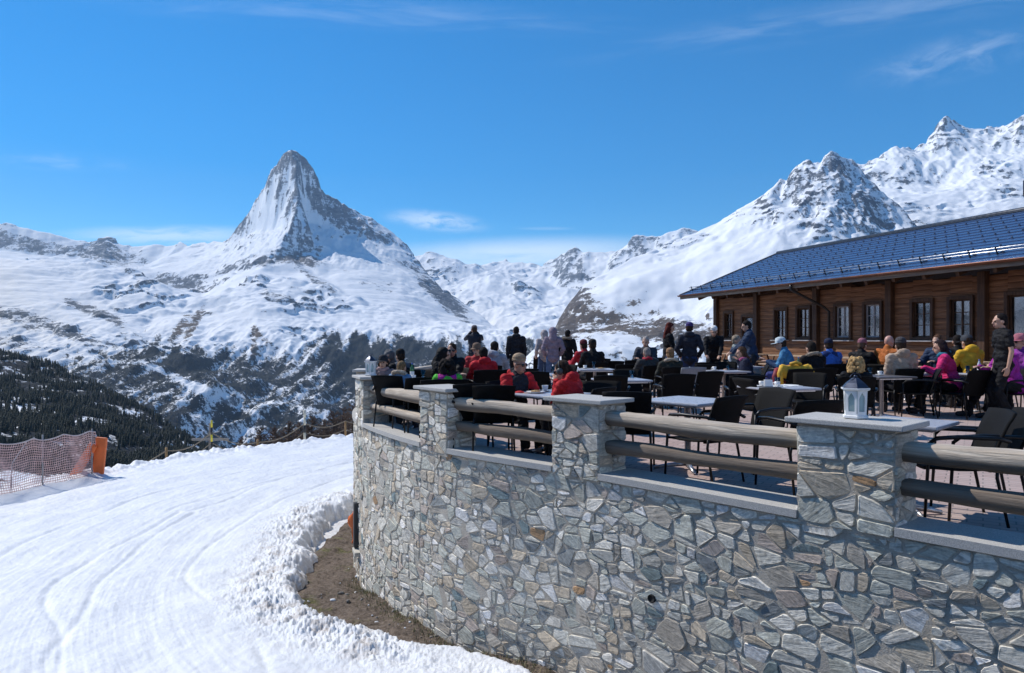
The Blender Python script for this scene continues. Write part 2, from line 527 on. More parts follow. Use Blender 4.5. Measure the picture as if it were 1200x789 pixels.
X = (PX - HX) / F * D
Zs = blur(Z, 4)
high = sstep(600, 1500, Z)
peak = np.exp(-(((PX - 345) / 95) ** 2)) * sstep(7300, 8000, D)
Z = Zs * (1 - high) + blur(Z, 1) * high
calm_ = sstep(-.25, .35, fbm(X / 1100, D / 1100, 3, 3))
Z = Z + (1 - peak) * (fbm(X / 1300, D / 1300, 3, 5, .42) * 70 + np.abs(fbm(X / 520, D / 520, 5, 8, .5)) * (10 + 48 * calm_))
Z = Z + (1 - peak) * calm_ * benches(Z, X, D, 130, 60, 12) * sstep(-250, 100, Z)
Z = Z + (1 - peak) * fbm((X + .5 * D) / 520, (D - .4 * X) / 130, 4, 14, .5) * 7
PYr = HY - (Z - EYE) / D * F
# gullies run straight down the flanks of the pyramid
top_ = 1 - .75 * np.exp(-(((PX - 343) / 22) ** 2)) * sstep(8250, 8450, D)
Z = Z + peak * top_ * (ridged(X / 75 + Z / 420, Z / 1300 + D / 600, 4, 31, .6) * 15 + ridged(X / 210 + Z / 500, D / 500, 3, 35) * 16 + fbm(X / 240, D / 240, 6, 33, .6) * 30)
Z = Z + sstep(250, -150, Z) * (1 - sstep(6500, 7200, D)) * (ridged(X / 230, D / 900, 4, 71, .5) * 38)
def woods1(PX, PY, X, D, Z, N):
    n = fbm(X / 420, D / 420, 5, 51)
    lim = 386 + 12 * fbm(PX / 60, PX * 0, 3, 4) + 22 * sstep(190, 90, PX) + 14 * np.exp(-((PX - 265) / 70) ** 4) + 13 * fbm(PX / 17, D / 900, 4, 6, .65)
    w = sstep(-6, 26, PY - lim)
    f = .04 + .60 * w + n * .22 * w - .28 * (1 - w) + .34 * w * fbm(X / 60, D / 380, 4, 57, .55)
    for b in ((410, 420, 70, 32, 35, .28), (480, 410, 70, 16, 12, .4), (225, 425, 40, 18, 0, .22), (360, 400, 40, 30, 30, -.25), (330, 478, 100, 7, 10, -.28), (250, 430, 60, 9, 20, -.15), (240, 458, 75, 5, 24, -.6), (420, 500, 60, 10, -15, -.3)):
        f = f + b[-1] * blob(PX, PY, *b[:-1])
    return f * (D < 6300)
T1 = finish_mountain('mountain_massif', PX, D, Z, 0.0,
    rocks=[(40, 288, 70, 9, 8, 0.88), (128, 298, 45, 16, 18, 0.96), (205, 333, 45, 9, 8, 0.88), (295, 262, 18, 10, -20, 0.40), (385, 235, 30, 45, -20, 0.72), (345, 184, 13, 10, 0, .9), (320, 308, 25, 6, -12, 0.80), (348, 305, 22, 6, 10, 1.12), (372, 330, 35, 6, 32, 0.96),
           (210, 385, 6, 22, 35, 1.44), (228, 378, 6, 25, 30, 1.44), (298, 400, 5, 22, 5, 1.12), (310, 398, 20, 5, 40, 0.96), (440, 310, 40, 4, 10, 0.40), (460, 333, 30, 4, 12, 0.48), (520, 350, 40, 9, 42, 0.88), (420, 265, 45, 14, 35, 0.56), (320, 345, 38, 6, 18, 0.64), (350, 340, 22, 6, 10, 0.64),
           (60, 380, 45, 8, 25, .56), (25, 374, 45, 13, 20, .8), (112, 366, 55, 8, 22, .75), (100, 396, 42, 11, 20, .75), (15, 402, 45, 12, 10, .8), (155, 396, 30, 8, 20, .6), (358, 291, 26, 16, 38, .5), (402, 316, 45, 7, 20, .55), (452, 341, 42, 7, 15, .55), (470, 309, 36, 5, 12, .5), (532, 356, 34, 15, 45, .75), (500, 331, 24, 10, 45, .55), (240, 320, 32, 5, -22, .5), (282, 309, 30, 5, -22, .5), (328, 352, 42, 5, 12, .6), (384, 357, 32, 4, 15, .5), (300, 363, 22, 4, 10, .5), (150, 330, 40, 4, 22, .5), (85, 322, 40, 3, 10, .4), (150, 345, 40, 6, 12, 0.32), (110, 365, 40, 7, 22, 0.48)],  # gully shade is put in as dark rock patches here, beside real rock
    snows=[(50, 276, 50, 5, 12, .8), (306, 245, 26, 42, -32, .55), (392, 250, 36, 55, -30, .33), (300, 290, 40, 9, -25, .6), (400, 288, 30, 8, 10, .4), (430, 292, 55, 5, 6, .5), (215, 300, 40, 10, 0, .6), (190, 295, 20, 8, 0, .7), (100, 325, 130, 14, 8, .4), (430, 365, 130, 18, 5, .3)],
    browns=[(220, 382, 22, 35, 30, 1), (298, 400, 22, 30, 5, 1), (345, 305, 30, 10, 0, .5)], woods=woods1)

# --- the far head of the valley
sky2 = fill([(380, 330, 13000), (440, 310, 13000), (480, 300, 13000), (493, 297), (505, 295, 13000), (520, 298), (540, 305, 13000), (560, 310, 13200), (580, 309, 13500), (592, 303, 13500), (600, 308), (622, 310), (640, 312, 13000), (648, 306, 12500),
             (660, 300, 12300), (667, 294, 12200), (675, 291, 12000), (683, 296), (700, 298, 11800), (725, 295, 11800), (738, 286, 11500), (745, 279, 11300), (760, 278, 11300), (775, 282, 11200), (790, 274, 11200), (800, 272, 11200), (860, 280, 11000), (920, 300, 11000)])
curves2 = [sky2, off(sky2, 1.15, 120), off(sky2, 1.3, 220),
    fill([(440, 335, 12000), (500, 328, 12000), (530, 333, 11800), (556, 324, 12200), (580, 322, 12500), (620, 325, 12300), (642, 330, 11800), (655, 346, 11200), (680, 340, 10900), (705, 325, 11000), (760, 305, 10800)]),
    fill([(585, 330, 10900), (600, 332, 10700), (608, 326, 10600), (618, 333, 10600), (640, 345, 10700)]),
    fill([(440, 365, 10000), (500, 362, 10000), (560, 350, 10000), (600, 352, 9900), (640, 358, 9800), (680, 354, 9800), (740, 340, 9800), (900, 340, 9800)]),
    fill([(440, 392, 8000), (520, 390, 8000), (560, 385, 7900), (600, 380, 7800), (650, 380, 7700), (720, 370, 8000), (900, 360, 8300)]),
    [(440, 425, 6300), (600, 408, 6300), (700, 405, 6300), (900, 400, 6300)],
    [(430, 520, 5200), (600, 520, 5200), (930, 520, 5200)]]
PX, D, Z = tin_grid(curves2, 440, 880, 1.4, 5400, 14600, 420, 1.5, 60)
X = (PX - HX) / F * D
Z = blur(Z, 3) + fbm(X / 900, D / 900, 4, 61, .5) * 70 + ridged(X / 330, D / 900, 3, 63, .5) * 24
Z = Z + benches(Z, X, D, 170, 55, 66)
T2 = finish_mountain('distant_mountains', PX, D, Z, .02,
    rocks=[(520, 315, 40, 14, 10, .5), (672, 318, 26, 26, -50, .5), (608, 338, 22, 8, 15, .4), (650, 345, 45, 5, 10, .3), (750, 288, 30, 9, -20, .3)],
    snows=[(600, 318, 45, 7, 0, .7), (630, 330, 30, 6, 0, .6), (590, 372, 60, 14, 0, .6)])

# --- the massif on the right: a front hill and the glacier peaks behind it
sky3 = fill([(560, 470, 4300), (625, 425, 4650), (640, 396, 4800), (648, 380, 4850), (655, 365, 4900), (665, 350, 4950), (680, 333, 5000), (697, 324, 5050), (720, 312, 5150), (745, 302, 5250), (770, 296, 5300), (800, 279, 5400), (830, 264, 5450), (855, 251, 5500),
             (880, 237, 5500), (890, 236), (900, 228, 5500), (915, 210, 5500), (922, 219), (930, 206, 5500), (940, 194, 5450), (945, 192), (952, 199, 5450), (960, 195), (966, 186), (974, 177.5, 5380), (978, 179), (985, 186, 5400), (993, 190), (1000, 194, 5400),
             (1010, 202, 5350), (1020, 214, 5300), (1040, 234, 5200), (1060, 249, 5100), (1072, 262, 5000), (1085, 276, 4950), (1110, 300, 4900), (1200, 330, 4800), (1400, 340, 4700)])
curves3 = [sky3, off(sky3, 1.12, 130), off(sky3, 1.25, 240),
    fill([(962, 195, 5390), (960, 210, 5250), (955, 225, 5150), (945, 240, 5050)]),
    fill([(985, 186, 5390), (990, 205, 5250), (1005, 225, 5150), (1025, 250, 5000), (1040, 268, 4900)]),
    fill([(915, 210, 5500), (905, 228, 5350), (912, 240, 5250), (925, 252, 5150)]),
    fill([(660, 372, 4600), (680, 350, 4700), (700, 340, 4750), (730, 330, 4800), (760, 322, 4850), (800, 308, 4900), (850, 284, 4950), (900, 258, 5050), (940, 250, 5000), (975, 240, 5000), (1010, 258, 4850), (1050, 280, 4750)]),
    fill([(648, 395, 4300), (700, 378, 4400), (760, 372, 4400), (800, 362, 4400), (850, 334, 4450), (900, 305, 4550), (960, 288, 4600), (1020, 292, 4600), (1080, 308, 4500), (1300, 335, 4400)]),
    fill([(620, 435, 4000), (700, 415, 3900), (760, 412, 3900), (850, 398, 3900), (950, 370, 4000), (1100, 350, 4100), (1400, 345, 4100)]),
    [(560, 560, 3200), (900, 560, 3200), (1400, 560, 3200)]]
PX, D, Z = tin_grid(curves3, 590, 1395, 1.4, 3300, 6400, 430, 1.3, 90)
X = (PX - HX) / F * D
crag = np.exp(-(((PX - 975) / 75) ** 2)) * sstep(4500, 4900, D)
Z = blur(Z, 8) * (1 - crag) + blur(Z, 2) * crag
Z = Z + fbm(X / 700, D / 700, 4, 91, .45) * 45 + crag * (1 - .7 * np.exp(-(((PX - 975) / 14) ** 2)) * sstep(5150, 5300, D)) * (ridged(X / 210, D / 300, 4, 95, .52) * 36 + fbm(X / 160, D / 160, 4, 97, .5) * 18)
Z = Z + benches(Z, X, D, 110, 26, 99) * (1 - .5 * crag)
T3 = finish_mountain('mountain_shoulder', PX, D, Z, -.12,
    rocks=[(690, 337, 45, 13, -28, .55), (668, 365, 36, 24, -20, .5), (705, 373, 95, 17, 10, .62), (720, 393, 110, 20, 5, .7), (870, 340, 25, 30, 60, .4), (800, 388, 65, 16, 5, .62), (765, 362, 40, 8, 15, .4), (650, 395, 25, 30, 0, .5), (650, 390, 18, 26, 0, .8), (830, 385, 25, 22, 0, .5), (700, 352, 40, 7, 5, .45), (735, 345, 25, 7, 25, .5), (780, 380, 25, 12, 20, .35), (900, 245, 22, 12, 25, .7), (945, 225, 22, 25, 25, .35), (1010, 230, 45, 26, 45, .25), (975, 195, 25, 18, 0, .25), (950, 262, 26, 8, 20, .6), (905, 290, 9, 3, 0, .4), (830, 300, 12, 3, 0, .4), (1020, 262, 45, 14, 20, .3)],
    snows=[(760, 330, 50, 12, -15, .4), (735, 355, 30, 8, 10, .3), (840, 300, 70, 22, -20, .4), (915, 262, 12, 30, 10, .3), (730, 395, 25, 4, 5, .4)],
    browns=[(720, 380, 160, 50, 0, 1), (830, 385, 50, 40, 0, 1)])

sky4 = fill([(900, 240, 7600), (960, 214, 7500), (1000, 191, 7500), (1012, 192), (1022, 189, 7400), (1035, 184), (1041, 178), (1047, 175.5, 7300), (1055, 178), (1066, 182, 7400), (1073, 177, 7500), (1085, 169, 7500), (1096, 154, 7550), (1102, 144), (1108, 138, 7550),
             (1113, 141), (1120, 147, 7550), (1130, 151), (1142, 153), (1152, 150), (1158, 148), (1165, 149), (1172, 154, 7500), (1182, 146, 7400), (1190, 140, 7300), (1200, 133, 7200), (1230, 124, 7100), (1280, 150, 7000), (1400, 200, 7000)])
curves4 = [sky4, off(sky4, 1.12, 130), off(sky4, 1.25, 240),
    fill([(1108, 138, 7550), (1106, 152, 7400), (1112, 165, 7250), (1108, 176, 7150)]),
    fill([(1047, 176, 7300), (1062, 188, 7080), (1080, 203, 6900), (1097, 218, 6700)]),
    fill([(1073, 185, 7250), (1090, 190, 7100), (1110, 181, 7050), (1135, 179, 7000), (1160, 178, 7000), (1185, 180, 6900), (1215, 178, 6800)]),
    fill([(950, 232, 6900), (1000, 222, 6800), (1050, 219, 6700), (1090, 224, 6400)]),
    fill([(1100, 226, 6200), (1130, 218, 6300), (1150, 203, 6500), (1180, 205, 6400), (1210, 210, 6300)]),
    fill([(1060, 240, 5900), (1100, 238, 5900), (1140, 240, 5850), (1200, 238, 5800), (1300, 240, 5800)]),
    fill([(1060, 252, 5700), (1100, 254, 5600), (1140, 254, 5600), (1200, 256, 5500), (1300, 250, 5500)]),
    [(900, 330, 5200), (1100, 330, 5000), (1400, 330, 5000)],
    [(900, 520, 4600), (1400, 520, 4600)]]
PX, D, Z = tin_grid(curves4, 940, 1395, 1.4, 4900, 8300, 400, 1.3, 120)
X = (PX - HX) / F * D
hi = sstep(1150, 1500, Z)
Z = blur(Z, 3) + fbm(X / 700, D / 700, 4, 121, .45) * 36 + ridged(X / 120, D / 300, 4, 125, .5) * 17 * hi
Z = Z + benches(Z, X, D, 120, 40, 129)
T4 = finish_mountain('glacier_mountain', PX, D, Z, -.12,
    rocks=[(1040, 210, 55, 8, 12, .6), (1110, 160, 20, 14, 30, .25), (1170, 165, 40, 9, -10, .35), (1155, 195, 16, 7, -10, .7), (1180, 205, 14, 8, 20, .6), (1080, 165, 14, 10, -40, .2), (1185, 228, 14, 6, -20, .6)],
    snows=[(1130, 190, 60, 10, 0, .5), (1110, 235, 60, 12, 0, .5)])

# --- the wooded hillside close by on the left, dropping away beyond the snow slope
crest = fill([(-300, 392, 1500), (-100, 402, 1350), (0, 411, 1250), (30, 421), (60, 431, 1150), (90, 443), (120, 455, 1080), (150, 470), (180, 487, 1000), (210, 505), (240, 522, 900), (300, 552, 800), (400, 600, 700), (640, 640, 600)])
curves5 = [crest, off(crest, 1.25, 60), off(crest, 1.7, 160),
    [(-300, 470, 800), (0, 465, 850), (100, 485, 800), (200, 520, 750), (300, 560, 650)],
    [(-300, 520, 500), (0, 520, 520), (100, 540, 520), (200, 565, 500), (300, 590, 450), (640, 650, 400)],
    [(-300, 650, 160), (0, 655, 160), (300, 650, 160), (640, 640, 160)],
    [(-300, 600, 60), (0, 600, 60), (300, 575, 60), (430, 560, 60), (640, 550, 60)],
    [(-300, 575, 25), (0, 570, 28), (300, 545, 34), (430, 530, 36), (640, 520, 36)]]
PX, D, Z = tin_grid(curves5, -170, 600, 2.2, 30, 2000, 360, 1.5, 150)
X = (PX - HX) / F * D
Z = blur(Z, 4) + fbm(X / 120, D / 120, 5, 151) * np.clip(D / 110, .1, 8)
def woods5(PX, PY, X, D, Z, N):
    return .68 + .38 * fbm(X / 40, D / 80, 4, 155) + 0 * Z
T5 = finish_mountain('wooded_hillside', PX, D, Z, .1, rocks=[(380, 540, 120, 50, 0, .9)], browns=[(380, 540, 160, 60, 0, 1)], woods=woods5)

# --- the ring of mountains on the other sides of the place, and the valley floor under everything
az = np.radians(np.concatenate([np.linspace(42.6, 322, 330)])); rr_ = np.exp(np.linspace(math.log(60), math.log(9500), 110))
AZ, RR = np.meshgrid(az, rr_)
X = np.sin(AZ) * RR; Y = np.cos(AZ) * RR
Z = -3 - .42 * np.clip(RR - 60, 0, 900) + 26 * fbm(X / 260, Y / 260, 4, 501) + sstep(1400, 7000, RR) * (1500 + 700 * fbm(X / 2600, Y / 2600, 5, 505)) + sstep(1200, 3000, RR) * ridged(X / 900, Y / 900, 4, 507) * 110
N = normals(X, Y, Z)
wood = np.where(Z < 150, .45, -.3) + .2 * fbm(X / 300, Y / 300, 4, 509)
me = np_mesh('ring', np.stack([X, Y, Z], -1).reshape(-1, 3), grid_faces(*Z.shape), MT, True, {'rock': (-.2 + .9 * sstep(.85, .6, N[..., 2])).ravel(), 'brown': np.zeros(Z.size), 'wood': wood.ravel()})
link(bpy.data.objects.new('surrounding_mountains', me))['kind'] = 'structure'

# --- the air between here and the peaks
hz = MB(); hz.box((0, 2600, 700), (24000, 25400, 5200)); 
ht = bpy.data.materials.new('air'); ht.use_nodes = True; ht.node_tree.nodes.clear()
hv = ht.node_tree.nodes.new('ShaderNodeVolumePrincipled'); hv.inputs['Color'].default_value = (.5, .72, 1, 1); hv.inputs['Density'].default_value = 3.4e-5; hv.inputs['Anisotropy'].default_value = .1
ho = ht.node_tree.nodes.new('ShaderNodeOutputMaterial'); ht.node_tree.links.new(hv.outputs[0], ho.inputs['Volume'])
hzo = hz.build('haze', ht); hzo['kind'] = 'stuff'; hzo.display_type = 'WIRE'
# ------------------------------------------------------------------ the wall line (outer face, seen from above)
WPTS = [(5.9, .9), (4.30, 3.25), (2.43, 5.3), (.64, 7.26), (-.955, 8.9), (-2.40, 11.5), (-2.96, 14.0), (-2.85, 16.4), (-2.0, 19.6), (-.2, 23.4), (3.0, 26.8), (7.4, 29.6)]
def catmull(P, per=24):
    P = [Vector((*p, 0)) for p in P]
    Q = [P[0] * 2 - P[1]] + P + [P[-1] * 2 - P[-2]]
    out = []
    for i in range(1, len(Q) - 2):
        for k in range(per):
            t = k / per
            a, b, c, d_ = Q[i - 1], Q[i], Q[i + 1], Q[i + 2]
            out.append(.5 * ((2 * b) + (c - a) * t + (2 * a - 5 * b + 4 * c - d_) * t * t + (3 * b - a - 3 * c + d_) * t ** 3))
    out.append(P[-1])
    return out
WL = catmull(WPTS)
WS = [0.0]
for a_, b_ in zip(WL[:-1], WL[1:]): WS.append(WS[-1] + (b_ - a_).length)
WSN = np.array(WS); WXY = np.array([(p.x, p.y) for p in WL])
UP = [WS[24 * i] for i in range(len(WPTS))]            # arc length at every pillar
def wall_at(u):
    """point on the outer face and the outward direction"""
    x = float(np.interp(u, WSN, WXY[:, 0])); y = float(np.interp(u, WSN, WXY[:, 1]))
    e = .12
    tx = float(np.interp(u + e, WSN, WXY[:, 0]) - np.interp(u - e, WSN, WXY[:, 0])); ty = float(np.interp(u + e, WSN, WXY[:, 1]) - np.interp(u - e, WSN, WXY[:, 1]))
    t = Vector((tx, ty, 0)).normalized()
    return Vector((x, y, 0)), Vector((-t.y, t.x, 0)), t      # point, outward, along

def ground_z(Y):
    Y = np.asarray(Y, dtype=float)
    return np.where(Y < 12, -1.35 - .095 * Y, -2.49 - .03 * (Y - 12)) + .12 * np.exp(-((Y - 12) / 2.5) ** 2) * 0

def ray_ground(px, py):
    s = (py - HY) / F
    d_ = (EYE + 1.35) / (s - .095)
    if d_ > 12 or d_ < 0: d_ = (EYE + 2.13) / (s - .03)
    return (px - HX) / F * d_, d_

# ------------------------------------------------------------------ bare earth beside the wall, and the snow slope
EARTH = [ray_ground(*p) for p in [(424, 592), (410, 600), (391, 608), (377, 630), (378, 653), (367, 685), (366, 700), (377, 718), (427, 736), (487, 754), (540, 762), (560, 766), (600, 778), (640, 792)]]
EARTH += [(1.2, 6.5), (2.0, 7.5), (0, 9.5), (-1.2, 12), (-1.6, 13.6)]
def poly_sd(X, Y, poly):
    """signed distance, negative inside"""
    P = np.array(poly); Q = np.roll(P, -1, axis=0)
    d2 = np.full(X.shape, 1e9); ins = np.zeros(X.shape, bool)
    for (ax, ay), (bx, by) in zip(P, Q):
        ex, ey = bx - ax, by - ay
        t = np.clip(((X - ax) * ex + (Y - ay) * ey) / (ex * ex + ey * ey + 1e-12), 0, 1)
        d2 = np.minimum(d2, (X - ax - t * ex) ** 2 + (Y - ay - t * ey) ** 2)
        c = ((ay > Y) != (by > Y)) & (X < (bx - ax) * (Y - ay) / (by - ay + 1e-12) + ax)
        ins ^= c
    return np.where(ins, -1, 1) * np.sqrt(d2)

EDGEX = [-120, 0, 60, 130, 180, 230, 300, 360, 418, 500]; EDGEY = [592, 576.5, 567, 555.5, 546, 536.5, 528, 522, 514, 505]
pxs = np.arange(-110, 700, .95)
dts = np.exp(np.linspace(math.log(6.3), math.log(46), 520))
PX, D = np.meshgrid(pxs, dts)
X = (PX - HX) / F * D
es = (np.interp(PX, EDGEX, EDGEY) - HY) / F
DE = (EYE + 2.13) / (es - .03)                                   # where the slope breaks off
G = ground_z(D)
sd = poly_sd(X, D, EARTH) - .16
rag = fbm(X * 1.6, D * 1.6, 5, 201, .6) * .13
thick = sstep(-.02, .25, sd + rag) * .15
berm = np.exp(-((sd - .75) / .75) ** 2) * sstep(-2.9, -2.0, X * 0 + -2) 
left = sstep(-.55, -1.7, X + .12 * (D - 8))                        # ploughed ridge on the slope side
near = np.exp(-((sd - .45) / .55) ** 2)
cl = np.clip(fbm(X * 2.6, D * 2.6, 5, 211, .62), -1, 1)
chunk = np.abs(fbm(X * 7.5, D * 7.5, 4, 217, .62))
mask = near * (.35 + .85 * left)
H = thick + mask * sstep(-.02, .2, sd + rag) * (.02 + .05 * cl + .05 * chunk)
H += sstep(0, .6, sd) * (fbm(X * .9, D * .45, 4, 221, .42) * .035)
# curved ski tracks round the wall and older ones straight down the slope
rr = np.hypot(X - 8.5, D - 16)
H += sstep(.7, 2.0, sd) * (fbm(rr * 2.4, np.arctan2(D - 16, X - 8.5) * 3.0, 4, 231, .6) * .009 + fbm(rr * 9, np.arctan2(D - 16, X - 8.5) * 5, 3, 235) * .005)
H += sstep(.3, 1.5, sd) * fbm(X * 6, D * 6, 3, 241) * .008
for r0 in (12.3, 12.75, 14.1, 15.6, 15.9, 17.6):
    H -= .022 * np.exp(-((rr - r0 - .5 * fbm(np.arctan2(D - 16, X - 8.5) * 3, rr * 0, 2, int(r0 * 10))) / .055) ** 2) * sstep(.9, 1.6, sd)
Z = G + H - .16 * sstep(.05, -.06, sd + rag)
fall = np.maximum(0, D - DE - .35 * fbm(PX / 22, PX * 0, 4, 251))
Z = Z - .30 * fall ** 1.25 + np.exp(-((D - DE) / .9) ** 2) * np.abs(fbm(X * 1.1, D * 1.1, 4, 255)) * .22
dirt = np.clip(near * left * sstep(.05, .5, fbm(X * 2.2, D * 2.2, 4, 261)) * .8 + sstep(.25, -.05, sd) * .6, 0, 1)
t = NT('snow')
co = t.coord('Object')
n1 = t.noise(co, 1.2, 6, .6); n2 = t.noise(co, 14, 6, .65); n3 = t.noise(co, 60, 3, .6)
c = t.mix(t.smooth(n1, .3, .7), (.70, .715, .74), (.79, .795, .80))
c = t.mix(t.math('MULTIPLY', t.attr('dirt'), t.smooth(n2, .3, .65)), c, (.42, .36, .30))
h = t.math('ADD', t.math('MULTIPLY', n2, .7), t.math('MULTIPLY', n3, .3))
SNOW = t.fin(c, .55, 0, t.bump(h, .5, .03), .3)
me = np_mesh('snow', np.stack([X, D, Z], -1).reshape(-1, 3), grid_faces(*Z.shape), SNOW, True, {'dirt': dirt.ravel()})
link(bpy.data.objects.new('snow_slope', me))['kind'] = 'structure'

# the ground under the snow and the strip of earth that shows beside the wall
xs = np.arange(-3.6, 3.4, .03); ys = np.arange(5.0, 16.5, .03)
X, Y = np.meshgrid(xs, ys)
Z = ground_z(Y) + fbm(X * 1.1, Y * 1.1, 5, 301, .55) * .07 + np.abs(fbm(X * 6, Y * 6, 3, 307)) * .02 - .02
t = NT('earth')
co = t.coord('Object')
n1 = t.noise(co, 1.6, 6, .65); n2 = t.noise(co, 22, 5, .7); n3 = t.noise(co, 5, 5, .6)
c = t.mix(t.smooth(n2, .3, .7), (.085, .066, .052), (.22, .175, .14))
g = t.mix(t.smooth(n2, .35, .65), (.07, .075, .03), (.19, .17, .085))
c = t.mix(t.smooth(t.math('ADD', n1, t.math('MULTIPLY', n3, .5)), .80, .96), c, g)
c = t.mix(t.smooth(n3, .62, .72), c, (.24, .2, .16))
EARTHM = t.fin(c, .95, 0, t.bump(n2, .9, .03), .1)
me = np_mesh('earth', np.stack([X, Y, Z], -1).reshape(-1, 3), grid_faces(*Z.shape), EARTHM)
link(bpy.data.objects.new('bare_ground', me))['kind'] = 'structure'

# dry grass in that strip, thickest along the foot of the wall
gr = random.Random(5)
V, Fc = [], []
tuf = MB()
for k in range(5200):
    if k < 2600:
        u = gr.uniform(UP[1] + 1.5, UP[5] + .3); p, o, _ = wall_at(u); q = p + o * (.02 + abs(gr.gauss(0, .12)))
        x, y = q.x, q.y
    else:
        x = gr.uniform(-2.7, 1); y = gr.uniform(7, 14)
        if poly_sd(np.array([x]), np.array([y]), EARTH)[0] > -.1: continue
        if fbm(np.array([x * 1.3]), np.array([y * 1.3]), 3, 71)[0] < .02: continue
    z = float(ground_z(y)) + float(fbm(np.array([x * 1.1]), np.array([y * 1.1]), 5, 301, .55)[0]) * .07 - .015
    h = gr.uniform(.02, .075); a = gr.uniform(0, 6.28); w = .004; l = gr.uniform(.2, .9) * h
    dx, dy = math.cos(a), math.sin(a)
    tuf.add([(x - dy * w, y + dx * w, z), (x + dy * w, y - dx * w, z), (x + dx * l, y + dy * l, z + h)], [(0, 1, 2)], gr.choice((0, 0, 1)))
go = tuf.build('dry_grass', [pmat('grass_straw', (.24, .2, .1), .8, var=.3, scale=30), pmat('grass_green', (.08, .1, .03), .8, var=.3, scale=30)])
go['kind'] = 'stuff'
# pebbles and clods lying on the earth, snow lumps fallen beside it
lump = MB()
for k in range(420):
    x = gr.uniform(-2.8, .6); y = gr.uniform(7, 13.6)
    s_ = poly_sd(np.array([x]), np.array([y]), EARTH)[0]
    if s_ > -.05: continue
    z = float(ground_z(y)) + float(fbm(np.array([x * 1.1]), np.array([y * 1.1]), 5, 301, .55)[0]) * .07 - .01
    r_ = gr.choice((.008, .012, .016, .03)) * gr.uniform(.7, 1.3)
    lump.ell((x, y, z), (r_ * gr.uniform(.8, 1.5), r_ * gr.uniform(.7, 1.2), r_ * .7), 0 if gr.random() < .72 else 1, nu=6, nv=4)
lump.build('pebbles', [pmat('pebble', (.2, .18, .16), .9, var=.4, scale=12), SNOW])['kind'] = 'stuff'
# ------------------------------------------------------------------ random rubble masonry
def clip_half(poly, nx, ny, c):
    """keep the side nx*x + ny*y <= c"""
    out = []
    n = len(poly)
    for i in range(n):
        a, b = poly[i], poly[(i + 1) % n]
        da = nx * a[0] + ny * a[1] - c; db = nx * b[0] + ny * b[1] - c
        if da <= 0: out.append(a)
        if (da < 0 < db) or (db < 0 < da):
            t = da / (da - db)
            out.append((a[0] + (b[0] - a[0]) * t, a[1] + (b[1] - a[1]) * t))
    return out

